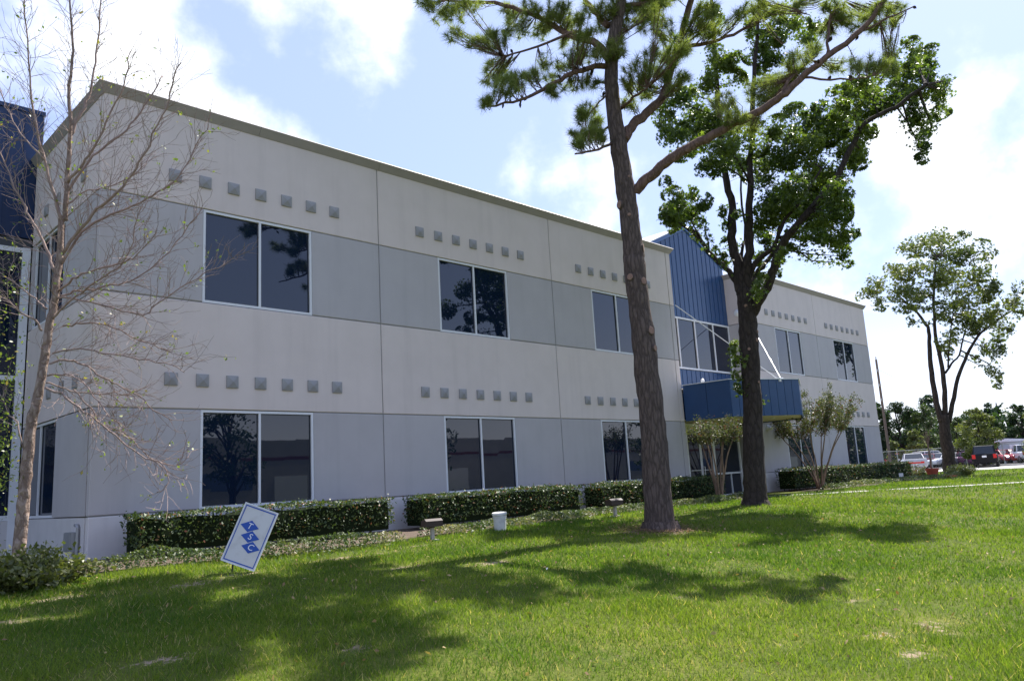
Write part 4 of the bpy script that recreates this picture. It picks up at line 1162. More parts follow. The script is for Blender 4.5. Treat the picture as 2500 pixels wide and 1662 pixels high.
def nearest(p, paths):
    best, bd = None, 1e9
    for L in paths:
        for q in L:
            d = (p[0] - q[0]) ** 2 + (p[1] - q[1]) ** 2 + (p[2] - q[2] - .15) ** 2
            if d < bd:
                best, bd = q, d
    return best


def pine(loc, trunk, limbs, blobs_, cones, label, seed):
    rng = random.Random(seed)
    rs = np.random.RandomState(seed)
    t = thing('pine_tree', label, 'tree', loc)
    limbs = [list(L) for L in limbs]
    blobs_ = list(blobs_)
    # the crown goes on above what the photograph shows
    for i in range(25):
        z = rng.uniform(10.4, 15.6)
        a = rng.uniform(0, 6.28)
        ln = rng.uniform(2.6, 5.0) * (1 - .55 * (z - 10.4) / 5.2)
        z += .8 + (.9 if math.sin(a) > .2 else 0)
        q = min(trunk, key=lambda p: abs(p[2] - z))
        pts = [(q[0], q[1], z, .05)]
        for k in range(1, 5):
            s_ = k / 4
            pts.append((q[0] + math.cos(a) * ln * s_, q[1] + math.sin(a) * ln * s_, z + .55 * ln * s_ * s_ + rng.uniform(-.1, .1), .05 - .038 * s_))
            blobs_.append((pts[-1][0], pts[-1][1], pts[-1][2] + .12, .5, .3))
            blobs_.append((pts[-1][0] + rng.uniform(-.6, .6), pts[-1][1] + rng.uniform(-.6, .6), pts[-1][2] + rng.uniform(0, .5), .45, .28))
        limbs.append(pts)
        blobs_.append((pts[-1][0] + rng.uniform(-.4, .4), pts[-1][1] + rng.uniform(-.4, .4), pts[-1][2] + .25, .4, .3))
    for k in range(6):
        blobs_.append((trunk[-1][0] + rng.gauss(0, .3), trunk[-1][1] + rng.gauss(0, .3), trunk[-1][2] + rng.uniform(-1.0, .5), .4, .35))
    tree_wood(t, trunk, limbs, 'pine_bark', 'pine_limb_bark', rng, 18, 8, .012)
    dense = [smooth_path(L, 3) for L in limbs] + [smooth_path(trunk, 3)]
    tw = MB()
    V, tone = [], []
    for bx_, by_, bz, rx, rz in blobs_:
        n = int(7 + rx * rz * 135)
        for _ in range(n):
            d = rs.normal(size=3)
            d /= np.linalg.norm(d)
            d *= rs.uniform(.2, 1) ** .5
            c = np.array([bx_ + d[0] * rx, by_ + d[1] * rx, bz + d[2] * rz])
            q = np.array(nearest(c, dense)[:3])
            ax = c - q
            L = np.linalg.norm(ax)
            if L > 1.15:
                q = c - ax / L * 1.0
            ax = ax / (L + 1e-6) * .7 + np.array([0, 0, .55]) + rs.normal(0, .25, 3)
            ax /= np.linalg.norm(ax)
            if L > .08:
                mid = (c + q) / 2 + rs.normal(0, .04, 3) - np.array([0, 0, .04])
                tw.tube([(*q, .009), (*mid, .007), (*c, .005)], 4, False)
            nn = 74
            D = rs.normal(size=(nn, 3))
            D /= np.linalg.norm(D, axis=1)[:, None]
            D = D * .95 + ax[None] * rs.uniform(.15, 1.15, (nn, 1))
            D /= np.linalg.norm(D, axis=1)[:, None]
            ln = rs.uniform(.14, .235, (nn, 1))
            base = c[None] - ax[None] * rs.uniform(0, .12, (nn, 1))
            sd_ = np.cross(D, rs.normal(size=(nn, 3)))
            sd_ /= np.linalg.norm(sd_, axis=1)[:, None]
            w = .0042
            tip = base + D * ln + np.array([0, 0, -1]) * (ln * .12)
            V.append(np.stack([base - sd_ * w, base + sd_ * w, tip], 1))
            tb = rs.uniform(0, 1) * .6
            tone.append(np.clip(tb + rs.uniform(0, .4, nn), 0, 1))
            if L > .2:
                for s_ in (.45, .75):
                    n3 = 18
                    bb = q + (c - q) * s_
                    D = rs.normal(size=(n3, 3)) + ax[None] * 1.1
                    D /= np.linalg.norm(D, axis=1)[:, None]
                    base = bb[None] + (c - q)[None] * rs.uniform(-.12, .12, (n3, 1))
                    sd_ = np.cross(D, rs.normal(size=(n3, 3)))
                    sd_ /= np.linalg.norm(sd_, axis=1)[:, None]
                    V.append(np.stack([base - sd_ * w, base + sd_ * w, base + D * rs.uniform(.12, .2, (n3, 1))], 1))
                    tone.append(np.clip(tb + rs.uniform(0, .4, n3), 0, 1))
    o = tw.build('twigs', 'pine_limb_bark', t)
    o['kind'] = 'stuff'
    fast_mesh('crown', np.concatenate(V), 3, 'pine_needle', t, np.concatenate(tone))
    cm = MB()
    for k in range(7):
        s_ = k / 6
        cm.lathe([(.012, -.05 + .1 * s_ - .006), (.034 * math.sin(.35 + 2.4 * s_), -.05 + .1 * s_ + .008), (.012, -.05 + .1 * s_ + .012)], 7)
    c0 = cm.build('pine_cone', 'cone_brown', t)
    for i, p in enumerate(cones):
        q = np.array(nearest(p, dense)[:3])
        dv = np.array(p) - q
        dl = np.linalg.norm(dv)
        p = tuple(q + dv / (dl + 1e-6) * min(dl, .09) + np.array([0, 0, -.03]))
        o = c0 if i == 0 else c0.copy()
        if i:
            col.objects.link(o)
        o.location = p
        s_ = rng.uniform(.85, 1.2)
        o.scale = (s_, s_, s_)
        o.rotation_euler = (rng.uniform(-.7, .7), rng.uniform(-.7, .7), rng.uniform(0, 6))
    return t


def scars(t, trunk, spec, rng):
    """pruned limb stubs: height above base, turn from the camera side, size"""
    for z, turn, s_ in spec:
        i = min(range(len(trunk) - 1), key=lambda k: abs(trunk[k][2] - z))
        a, c = trunk[i], trunk[i + 1]
        f_ = (z - a[2]) / (c[2] - a[2] + 1e-6)
        x, y, r = a[0] + (c[0] - a[0]) * f_, a[1] + (c[1] - a[1]) * f_, a[3]
        an = R(-135.6) + R(turn)
        d = Vector((math.cos(an), math.sin(an), 0))
        p = Vector((x, y, z))
        mb = MB().tube([(*(p + d * r * .6), s_ * 1.25), (*(p + d * (r * .93)), s_ * 1.2), (*(p + d * (r + .012)), s_)], 12)
        mb.build('limb_stub', 'pine_bark' if s_ > 0 else 'scar', t)
        MB().tube([(*(p + d * (r + .0125)), s_ * .9), (*(p + d * (r + .017)), s_ * .8)], 12).build('pruning_scar', 'scar', t)


PL = (8.53, -6.14, -.05)
pt = pine(PL, PINE_TRUNK, PINE_LIMBS, PINE_BLOBS, PINE_CONES, 'tall pine with reddish right limb standing alone on the lawn', 5)
prng = random.Random(9)
scars(pt, PINE_TRUNK, [(6.72, -64, .09), (6.45, -10, .04), (5.12, -36, .075), (5.02, 34, .08), (5.75, 76, .10), (3.98, 36, .085), (3.62, 52, .07), (7.3, 25, .03)], prng)


def broadleaf(name, loc, trunk, limbs, blobs_, label, leaf, leaf_size, bark, seed, dens, shape='star', group=None, down=.25, skip_tw=.35):
    rng = random.Random(seed)
    rs = np.random.RandomState(seed)
    t = thing(name, label, 'tree', loc, 0, group)
    tree_wood(t, trunk, limbs, bark, bark, rng, 16, 9, .015)
    dense = [smooth_path(L, 3) for L in limbs] + [smooth_path(trunk, 3)]
    tw = MB()
    P, tone, NR = [], [], []
    for bx_, by_, bz, rx, rz in blobs_:
        n = int(5 + dens * (rx * rz + .3 * rx * rx))
        sub = [rs.normal(size=3) * .55 for _ in range(5)]
        bt = rs.uniform(.15, .8)
        for _ in range(n):
            s_ = sub[rs.randint(5)]
            d = s_ + rs.normal(size=3) * .36
            l_ = np.linalg.norm(d)
            if l_ > 1.12:
                d *= 1.12 / l_
            P.append((bx_ + d[0] * rx, by_ + d[1] * rx, bz + d[2] * rz))
            tone.append(bt)
            NR.append(d / (np.linalg.norm(d) + 1e-6))
        c = np.array([bx_, by_, bz])
        q = np.array(nearest(c, dense)[:3])
        L = np.linalg.norm(c - q)
        if L > .1:
            mid = (c + q) / 2 + rs.normal(0, .06 * L + .02, 3)
            tw.tube([(*q, .010 + .012 * L), (*mid, .008 + .006 * L), (*c, .006)], 5, False)
            for _ in range(int(L * dens * .018)):
                s_ = rs.uniform(.25, 1)
                e = (q + (mid - q) * 2 * s_ if s_ < .5 else mid + (c - mid) * (2 * s_ - 1)) + rs.normal(0, .10, 3)
                P.append(tuple(e))
                tone.append(bt)
                NR.append(np.array([0, 0, 1.0]))
        for s_ in sub[:3]:
            e = c + s_ * np.array([rx, rx, rz])
            tw.tube([(*c, .007), (*((c + e) / 2 + rs.normal(0, .02, 3)), .005), (*e, .004)], 4, False)
    tw.build('twigs', bark, t)['kind'] = 'stuff'
    leaf_cloud('crown', np.array(P), np.full(len(P), leaf_size), leaf, t, rs, shape, np.array(NR), .3, down, np.array(tone))
    return t


GL = (15.66, -4.35, .04)
gt = broadleaf('sweetgum_tree', GL, GUM_TRUNK, GUM_LIMBS, GUM_BLOBS, 'dark forked broadleaf tree in front of the blue entrance', 'gum_leaf', .112, 'gum_bark', 21, 3300)
scars(gt, GUM_TRUNK, [(4.85, 55, .05), (5.6, -20, .05), (4.6, 40, .06), (4.35, -15, .045), (3.4, 28, .035)], prng)
MB().tube([(0, 0, -.1, .52), (0, 0, .02, .42), (.0, 0, .14, .36)], 18, False, .12, random.Random(4)).build('root_flare', 'gum_bark', gt, True)
MB().tube([(0, 0, -.1, .46), (0, 0, .04, .39), (0, 0, .2, .335)], 18, False, .1, random.Random(6)).build('root_flare', 'pine_bark', pt, True)
FL = (42.57, -1.42, .08)
broadleaf('shade_tree', FL, FAR_LIMBS[0], FAR_LIMBS[1:], FAR_BLOBS, 'three-stemmed tree beyond the end of the building by the red pot', 'far_leaf', .18, 'gum_bark', 33, 640, 'star')


# ---- river birch, nearly bare
def birch():
    rng = random.Random(12)
    rs = np.random.RandomState(12)
    t = thing('birch_tree', 'nearly bare pinkish birch in front of the left corner', 'tree', (-1.35, -.6, .08))
    paths = []
    for i, L in enumerate(BIRCH_LIMBS):
        p = smooth_path(L, 3, .012 if i else .006, rng)
        paths.append(p)
        MB().tube(p, 14 if i == 0 else 7, True, .06, rng).build('trunk' if i == 0 else 'branch', 'birch_bark' if i == 0 else 'birch_twig', t, True)
    tw, LP = MB(), []

    def twig(p, d, ln, r, depth):
        pts = [(*p, r)]
        q, dd = Vector(p), Vector(d)
        n = 4
        for k in range(n):
            dd = (dd + Vector((rng.gauss(0, .16), rng.gauss(0, .16), rng.gauss(.04, .16)))).normalized()
            q = q + dd * ln / n
            pts.append((*q, r * (1 - .7 * (k + 1) / n) + .0012))
            if depth > 0 and rng.random() < .75:
                ax = dd.orthogonal().normalized()
                ax.rotate(Matrix.Rotation(rng.uniform(0, 6.28), 3, dd))
                twig(q, (dd * .8 + ax * .6).normalized(), ln * rng.uniform(.35, .65), r * .6, depth - 1)
        tw.tube(pts, 3, False)
        if rng.random() < .62:
            LP.append(tuple(q))
        if rng.random() < .2:
            LP.append(pts[2][:3])
    for i, p in enumerate(paths):
        n = len(p)
        for k in range(2, n - 1):
            if i == 0 and k < n * .35:
                continue
            a, c = Vector(p[k][:3]), Vector(p[k + 1][:3])
            seg = (c - a).length
            m_ = int(seg / .07 + rng.random())
            for _ in range(m_):
                d = (c - a).normalized()
                ax = d.orthogonal().normalized()
                ax.rotate(Matrix.Rotation(rng.uniform(0, 6.28), 3, d))
                s_ = k / n
                twig(a.lerp(c, rng.random()), (d * .75 + ax * .65 + Vector((0, 0, .12))).normalized(), rng.uniform(.28, .85) * (1.1 - .35 * s_), .0046, 1)
    tw.build('twigs', 'birch_twig', t)['kind'] = 'stuff'
    # the few leaves, thicker towards the drive
    P = []
    for q in LP:
        side = -q[0] * .71 + q[1] * .70
        low = q[2] < 5.2
        pr = .10 + (.55 if side > .25 and low else 0) + (.04 if low else 0)
        if rng.random() < pr:
            for _ in range(rng.randint(1, 4)):
                P.append((q[0] + rng.gauss(0, .04), q[1] + rng.gauss(0, .04), q[2] + rng.gauss(-.02, .04)))
    for cx, cy, cz, s_, n in ((-.1, .1, 3.1, .3, 150), (-.12, .14, 2.25, .32, 260), (-.08, .1, 1.55, .25, 170), (-.14, .18, 4.0, .35, 120), (-.12, .2, 4.9, .35, 90), (-.3, .3, .8, .3, 160), (-.3, .35, 2.6, .4, 260)):
        for _ in range(n):
            P.append((cx + rng.gauss(0, s_ * .55), cy + rng.gauss(0, s_ * .55), cz + rng.gauss(0, s_)))
    P = np.array(P)
    leaf_cloud('crown', P, np.full(len(P), .062), 'birch_leaf', t, rs, 'leaf')


birch()


# ---- crape myrtles
def myrtle(loc, label, stems, top, spread, zr, n, seed, tilt=0):
    rng = random.Random(seed)
    rs = np.random.RandomState(seed)
    t = thing('crape_myrtle', label, 'small tree', loc, 0, 'crape myrtles by the entrance')
    P, tone = [], []
    tw = MB()
    for i in range(stems):
        a = 6.28 * i / stems + rng.uniform(-.3, .3)
        r0, r1 = rng.uniform(.03, .1), spread * rng.uniform(.35, .8)
        h = zr[0] + rng.uniform(0, .3)
        pts = [(math.cos(a) * r0, math.sin(a) * r0, -.05, .036)]
        for k in range(1, 5):
            s_ = k / 4
            rr = r0 + (r1 - r0) * s_ ** 1.3
            pts.append((math.cos(a) * rr + rng.gauss(0, .02) + tilt * s_ * .3, math.sin(a) * rr + rng.gauss(0, .02), h * s_, .036 - .018 * s_))
        MB().tube(smooth_path(pts, 3), 7, True, .05, rng).build('stem', 'myrtle_bark', t, True)
        e = pts[-1]
        for j in range(9):
            b_ = a + rng.gauss(0, 1.2)
            ln = rng.uniform(.5, 1.0) * (zr[1] - zr[0])
            d = Vector((math.cos(b_) * rng.uniform(.2, .9), math.sin(b_) * rng.uniform(.2, .9), rng.uniform(.35, 1.0))).normalized()
            q = Vector(e[:3])
            pp = [(*q, .012)]
            for k in range(4):
                d = (d + Vector((rng.gauss(0, .1), rng.gauss(0, .1), .08))).normalized()
                q = q + d * ln / 4
                pp.append((*q, .011 - .0022 * (k + 1)))
                for _ in range(n):
                    P.append((q.x + rng.gauss(0, .075), q.y + rng.gauss(0, .075), q.z + rng.gauss(0, .085)))
                    tone.append(rng.uniform(.1, .95))
            tw.tube(pp, 4, False)
    tw.build('twigs', 'myrtle_bark', t)['kind'] = 'stuff'
    leaf_cloud('crown', np.array(P), np.full(len(P), .072), 'myrtle_leaf', t, rs, 'leaf', None, 0, .2, np.array(tone))


myrtle((17.7, -2.05, .12), 'small pruned multi-stem crape myrtle before the glass doors', 7, 2.3, .95, (1.75, 2.45), 16, 41)
myrtle((26.0, -1.6, .12), 'larger bushy crape myrtle rising above the hedge right of the canopy', 8, 3.6, 1.7, (2.0, 3.75), 52, 42)


# ---- clipped hedges
def hedge(x0, x1, y0, y1, z1, label, seed, dens=520):
    rs = np.random.RandomState(seed)
    t = thing('hedge', label, 'hedge', ((x0 + x1) / 2, (y0 + y1) / 2, .1), 0, 'clipped hedges along the building')
    hx, hy, h = (x1 - x0) / 2, (y1 - y0) / 2, z1 - .1
    # woody inside: a rough shell with stems under it
    gxn = max(4, int(hx * 2 / .35))
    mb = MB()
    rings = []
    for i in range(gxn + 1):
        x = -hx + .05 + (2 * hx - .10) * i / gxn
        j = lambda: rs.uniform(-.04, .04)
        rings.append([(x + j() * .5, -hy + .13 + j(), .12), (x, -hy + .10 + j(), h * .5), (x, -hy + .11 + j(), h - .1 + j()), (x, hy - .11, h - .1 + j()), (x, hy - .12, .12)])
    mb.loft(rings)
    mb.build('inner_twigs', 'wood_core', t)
    st = MB()
    for i in range(int(hx * 2 / .4)):
        x = -hx + .2 + i * .4 + rs.uniform(-.1, .1)
        for _ in range(3):
            a = rs.uniform(-.15, .15, 2)
            st.tube([(x, rs.uniform(-.1, .1), -.05, .016), (x + a[0], -.05 + a[1], .25, .011)], 5, False)
    st.build('stems', 'myrtle_bark', t)['kind'] = 'stuff'
    # leaves over the five clipped faces
    faces = [((0, -1, 0), 2 * hx * h, lambda u, v: (u * hx, -hy, (v * .5 + .5) * h)), ((0, 0, 1), 4 * hx * hy, lambda u, v: (u * hx, v * hy, h)),
             ((-1, 0, 0), 2 * hy * h, lambda u, v: (-hx, u * hy, (v * .5 + .5) * h)), ((1, 0, 0), 2 * hy * h, lambda u, v: (hx, u * hy, (v * .5 + .5) * h)),
             ((0, 1, 0), hx * h, lambda u, v: (u * hx, hy, (v * .5 + .5) * h))]
    P, N = [], []
    for nrm, area, fn in faces:
        n = int(area * dens * (1.6 if nrm[0] else 1))
        U, Vv = rs.uniform(-1, 1, n), rs.uniform(-1, 1, n)
        for u, v in zip(U, Vv):
            p = np.array(fn(u, v))
            bulge = (float(fbm(p[0] * 1.6 + seed * 7 + p[1], p[2] * 1.9 + p[1] * 2, 3)) - .5) * .17
            inn = abs(rs.normal(0, .05))
            p = p + np.array(nrm) * (bulge - inn + (.05 if rs.uniform() < .05 else 0))
            # ragged skirt above the ground
            if nrm[2] == 0 and p[2] < .10 + .12 * float(fbm(p[0] * 2.3 + seed, seed, 2)) + .05:
                continue
            P.append(p)
            N.append(nrm)
    P, N = np.array(P), np.array(N, float)
    leaf_cloud('foliage', P, np.full(len(P), .062), 'hedge_leaf', t, rs, 'leaf', N, .42, .15)


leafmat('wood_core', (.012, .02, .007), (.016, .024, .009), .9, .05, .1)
hedge(.45, 5.72, -1.22, -.38, .89, 'clipped hedge under the first lower window behind the tilted sign', 61)
hedge(6.58, 12.05, -1.22, -.38, .90, 'clipped hedge under the second lower window behind the white bucket', 62)
hedge(12.95, 19.5, -1.22, -.38, .90, 'clipped hedge behind the pine trunk running to the entrance', 63)
hedge(24.75, 37.5, -1.25, -.38, 1.0, 'long clipped hedge under the windows right of the entrance', 64, 330)


# ---- low jasmine borders
def border(pts, w, h, label, seed, dens=1050, m='jasmine_leaf', size=.058):
    rs = np.random.RandomState(seed)
    Pp = smooth_path([(x, y, ww, 0) for x, y, ww in pts], 8)
    P, T = [], []
    for i in range(len(Pp) - 1):
        a, c = np.array(Pp[i][:2]), np.array(Pp[i + 1][:2])
        ww = w * Pp[i][2]
        L = np.linalg.norm(c - a)
        n = int(L * ww * dens)
        t = (c - a) / (L + 1e-9)
        nr = np.array([-t[1], t[0]])
        for _ in range(n):
            v = rs.uniform(-1, 1)
            q = a + (c - a) * rs.uniform() + nr * v * ww / 2 * (.8 + .4 * float(fbm(a[0] * 1.3 + seed, v + 9, 2)))
            hh = h * (1 - abs(v) ** 3.0) * (.55 + .9 * float(fbm(q[0] * 1.7 + seed, q[1] * 1.7, 3)))
            z = float(ground_z(q[0], q[1])) + .01 + hh * (1 - rs.uniform() ** 2.2 * .8)
            P.append((q[0], q[1], z))
            T.append(float(fbm(q[0] * 2.2 + 5, q[1] * 2.2, 2)))
    P = np.array(P)
    o = leaf_cloud('ground_cover', P, np.full(len(P), size), m, None, rs, 'leaf', None, 0, .75, np.clip((np.array(T) - .3) * 2, 0, 1))
    tag(o, label, 'ground cover', None, 'stuff')
    return o


border([(-.7, -3.05, .5), (-.3, -3.1, .9), (.5, -3.2, 1), (1.7, -3.7, 1), (3.0, -3.75, .9), (4.15, -3.6, .55)], .62, .24, 'low glossy jasmine border behind the tilted sign', 71, 1300)
border([(-1.0, -1.8, .5), (.0, -1.9, .9), (.9, -1.9, .8), (2.0, -2.0, .5)], .6, .14, 'sparse jasmine shoots at the left corner of the building', 72, 260)
border([(5.1, -3.0, .5), (6.0, -3.0, .9), (7.5, -2.95, 1), (9.3, -2.65, 1), (10.6, -2.35, .9), (11.6, -2.0, .5)], .8, .19, 'pale low jasmine border around the white bucket', 73, 1200)
border([(11.2, -2.6, .5), (12.4, -2.35, .8), (14, -2.3, .9), (16, -2.4, .9), (18, -2.35, .9), (19.8, -2.2, .6)], .8, .18, 'thin jasmine border behind the pine and the dark tree', 74, 800)
border([(24.8, -2.35, .6), (26, -2.2, 1), (29, -2.2, 1), (33, -2.3, 1), (36, -2.6, 1), (38.5, -3.1, .7)], .9, .22, 'jasmine border in front of the long hedge', 75, 520)


# ---- shrubs
def shrub(loc, rx, ry, h, n, label, seed, m='shrub_leaf', size=.075, group=None, fl=0):
    rs = np.random.RandomState(seed)
    rng = random.Random(seed)
    t = thing('shrub', label, 'shrub', loc, 0, group)
    st, P = MB(), []
    tips = []
    for i in range(34):
        a, rr = rng.uniform(0, 6.28), math.sqrt(rng.random())
        e = np.array([math.cos(a) * rr * rx, math.sin(a) * rr * ry, h * (1 - .55 * rr * rr) * rng.uniform(.75, 1.05)])
        tips.append(e)
        st.tube([(e[0] * .2, e[1] * .2, -.03, .012), (e[0] * .6, e[1] * .6, e[2] * .6, .009), (*e, .004)], 4, False)
    for _ in range(n):
        e = tips[rng.randrange(34)]
        s_ = rng.uniform(.25, 1.05)
        P.append(e * np.array([.4 + .6 * s_, .4 + .6 * s_, s_]) + rs.normal(0, 1, 3) * np.array([rx * .13, ry * .13, h * .09]))
    P = np.array(P)
    P[:, 2] = np.maximum(P[:, 2], .015)
    st.build('stems', 'myrtle_bark', t)['kind'] = 'stuff'
    leaf_cloud('foliage', P, np.full(n, size), m, t, rs, 'leaf', None, 0, .3)
    if fl:
        Q = np.array([tips[rng.randrange(34)] + rs.normal(0, .04, 3) + np.array([0, 0, .05]) for _ in range(fl)])
        leaf_cloud('flowers', Q, np.full(fl, .05), 'flower', t, rs, 'star')


shrub((-2.15, -3.8, .08), 1.05, .75, .56, 9000, 'sprawling olive shrub at the foot of the birch', 81, fl=9)
shrub((-2.9, -2.3, .08), .8, .8, .85, 4200, 'leafy green shrub at the left edge behind the birch trunk', 82, 'birch_leaf', .07)
shrub((40.2, -2.6, .1), 1.3, .8, .62, 2600, 'straggling low shrub right of the shade tree', 83, 'shrub_leaf', .11)
shrub((41.2, -.2, .1), .6, .5, .7, 1000, 'reddish shrub behind the red flower pot', 84, 'myrtle_leaf', .1)

# fallen needles round the foot of the pine
rs = np.random.RandomState(55)
n = 2600
a_, r_ = rs.uniform(0, 6.28, n), .25 + np.abs(rs.normal(0, .45, n))
x, y = PL[0] + np.cos(a_) * r_ * 1.25, PL[1] + np.sin(a_) * r_
z = ground_z(x, y) + .02 + rs.uniform(0, .035, n)
an = rs.uniform(0, 6.28, n)
dv = np.stack([np.cos(an), np.sin(an), rs.normal(0, .2, n)], 1) * rs.uniform(.05, .12, (n, 1))
sv = np.stack([-np.sin(an), np.cos(an), np.zeros(n)], 1) * .006
b0 = np.stack([x, y, z], 1)
tag(fast_mesh('pine_straw', np.stack([b0 - sv, b0 + sv, b0 + dv], 1), 3, 'pine_straw', None), 'brown fallen needles around the foot of the pine', 'pine straw')

# dead leaves scattered over the lawn
n = 1500
x = np.concatenate([rs.normal(10, 6, n // 2), rs.uniform(-4, 26, n - n // 2)])
y = np.concatenate([rs.normal(-6, 3.2, n // 2), rs.uniform(-14.5, -3.3, n - n // 2)])
k_ = (y < -3.3) & (y > -15)
x, y = x[k_], y[k_]
P_ = np.stack([x, y, ground_z(x, y) + rs.uniform(.02, .055, len(x))], 1)
tag(leaf_cloud('fallen_leaves', P_, np.full(len(x), .055), 'dead_leaf', None, rs, 'leaf', np.tile(np.array([0, 0, 1.0]), (len(x), 1)), .5), 'dry brown leaves scattered over the lawn', 'fallen leaves')

# ---- grass: real blades, thinning with distance from the viewer's side of the lawn
rs = np.random.RandomState(99)


def grass_points(r0, r1, dens, a0=-14, a1=98):
    area = .5 * R(a1 - a0) * (r1 * r1 - r0 * r0)
    n = int(area * dens)
    r = np.sqrt(rs.uniform(r0 * r0, r1 * r1, n))
    a = rs.uniform(R(a0), R(a1), n)
    return CP[0] + r * np.cos(a), CP[1] + r * np.sin(a), r


XS, YS, RS_ = [], [], []
for r0, r1, d in ((3.2, 6, 3600), (6, 9, 2900), (9, 13, 1750), (13, 18, 950), (18, 26, 420), (26, 40, 150), (40, 60, 30)):
    x, y, r = grass_points(r0, r1, d)
    XS.append(x), YS.append(y), RS_.append(r)
x, y, r = np.concatenate(XS), np.concatenate(YS), np.concatenate(RS_)
# where the lawn is: not in the beds, on the walk, on the drive or under the building
WALK = np.array([p[:2] for p in smooth_path([(x_, y_, 0, 0) for x_, y_ in [(20.4, .9), (20.6, -1.4), (21.6, -3.2), (25.0, -5.05), (28.8, -7.3), (33, -10), (38, -13.2)]], 14)])
dw = np.full(len(x), 99.0)
far = (x > 18) & (x < 40)
for q in WALK:
    dw[far] = np.minimum(dw[far], (x[far] - q[0]) ** 2 + (y[far] - q[1]) ** 2)
edge = np.where(x < 20, np.where(x < 11, -3.2 + .055 * np.maximum(x - 5, 0) - .3 * np.exp(-((x - 2.8) / 1.5) ** 2), -2.4) + .12 * np.sin(x * 1.3), np.where(x < 38.5, -2.6, 30))
keep = (y < edge) & (dw > .25 ** 2) & (x < 57.3) & (x > -25)
lush = fbm(x * .8 + 11, y * .8, 4)
bm = bare(x, y)
bm = bm * np.clip(3.4 * fbm(x * 7 + 5, y * 7, 4) - 1.0, 0, 1.15)
keep &= rs.uniform(0, 1, len(x)) > bm * .95
keep &= rs.uniform(0, 1, len(x)) < .55 + .9 * (lush - .3)
x, y, r, lush, bm = x[keep], y[keep], r[keep], lush[keep], bm[keep]
z = ground_z(x, y) + (fbm(x * .7, y * .7, 3) - .5) * .035 * ((x > -20) & (x < 50) & (y < -2) & (y > -20)) - .004
n = len(x)
tuft = fbm(x * 3.3 + 70, y * 3.3, 2)
hgt = (.030 + .045 * rs.uniform(0, 1, n) ** 1.5 + .09 * np.clip(tuft - .5, 0, 1)) * (.7 + .6 * lush) * (1 - .5 * bm)
wid = .0031 + .00052 * np.maximum(r - 5, 0)
hgt *= 1 + .012 * np.maximum(r - 8, 0)
an = rs.uniform(0, 2 * np.pi, n)
lean = rs.normal(0, .55, (n, 2))
base = np.stack([x, y, z], 1)
sdv = np.stack([np.cos(an) * wid, np.sin(an) * wid, np.zeros(n)], 1)
tip = base + np.stack([lean[:, 0] * hgt, lean[:, 1] * hgt, hgt], 1)
tone = np.clip(.05 * (r < 30) + .75 * (fbm(x * .55 + 3, y * .55 + 8, 3)) + rs.normal(0, .19, n) - .12 + .35 * bm, 0, np.where(r < 14, .9, .75))
tone = np.where(rs.uniform(0, 1, n) < (.04 + .3 * bm) * np.clip((17 - r) / 9, 0, 1), 1.0, tone)
o = fast_mesh('grass', np.stack([base - sdv, base + sdv, tip], 1), 3, 'grass_blade', None, tone)
tag(o, 'short green grass blades of the lawn', 'grass')
print('grass blades', n)


# ------------------------------------------------------------------ things on the lawn
def gpt(x, y):
    return (x, y, float(ground_z(x, y)))


# tilted yard sign; local x to the right, z up, facing -y
sg = thing('yard_sign', 'tilted white yard sign with blue TSC diamonds', 'sign', gpt(.47, -4.80), R(-38))
body = bpy.data.objects.new('sign_board', None)
col.objects.link(body)
body.parent = sg
body.location = (0, 0, .10)
body.rotation_euler = (R(-6), R(22.5), 0)
SW, SH = .228, .80
mb = MB().box(-SW, SW, -.014, .014, 0, SH)
mb.build('panel', 'sign_white', body)
fr = MB()
fr.box(-SW - .012, -SW, -.02, .02, -.012, SH + .012).box(SW, SW + .012, -.02, .02, -.012, SH + .012).box(-SW, SW, -.02, .02, SH, SH + .012).box(-SW, SW, -.02, .02, -.012, 0)
fr.build('edge_trim', 'steel_white', body)
bl = MB()
q = .016
bl.box(-SW + .012, -SW + .012 + q * .8, -.0165, -.0145, .014, SH - .014).box(SW - .012 - q * .8, SW - .012, -.0165, -.0145, .014, SH - .014)
bl.box(-SW + .012 + q * .8, SW - .012 - q * .8, -.0165, -.0145, SH - .014 - q, SH - .014).box(-SW + .012 + q * .8, SW - .012 - q * .8, -.0165, -.0145, .014, .014 + q)
bl.build('border', 'sign_blue', body)
for i, ch in enumerate('TSC'):
    zc_ = .525 - .13 * i
    xc_ = -.056 + .062 * i
    # lozenge leaning against the tilt of the board
    d = MB()
    pts = [(-.128, -.012), (.0, .082), (.13, .006), (.0, -.082)]
    mbv = [(x + xc_, -.0175, z + zc_) for x, z in reversed(pts)] + [(x + xc_, -.0145, z + zc_) for x, z in reversed(pts)]
    d.v = mbv
    d.f = [(3, 2, 1, 0), (4, 5, 6, 7), (0, 1, 5, 4), (1, 2, 6, 5), (2, 3, 7, 6), (3, 0, 4, 7)]
    dm = d.build('diamond', 'sign_blue', body)
    fc = bpy.data.curves.new('letter', 'FONT')
    fc.body = ch
    fc.size = .115
    fc.align_x = 'CENTER'
    fc.align_y = 'CENTER'
    fc.shear = .1
    fc.extrude = .0008
    fo = bpy.data.objects.new('letter', fc)
    col.objects.link(fo)
    fc.materials.append(MT['sign_letter'])
    fo.parent = dm
    fo.location = (xc_, -.0190, zc_)
    fo.rotation_euler = (R(90), R(6), 0)
    bpy.context.view_layer.update()
    me = bpy.data.meshes.new_from_object(fo)
    bpy.data.objects.remove(fo)
    fo = link('letter', me, 'sign_letter', dm)
    fo.location = (xc_, -.0190, zc_)
    fo.rotation_euler = (R(90), R(4), 0)
st = MB().tube([(-.02, 0, .30, .012), (-.075, 0, -.02, .012), (-.10, 0, -.25, .012)], 8)
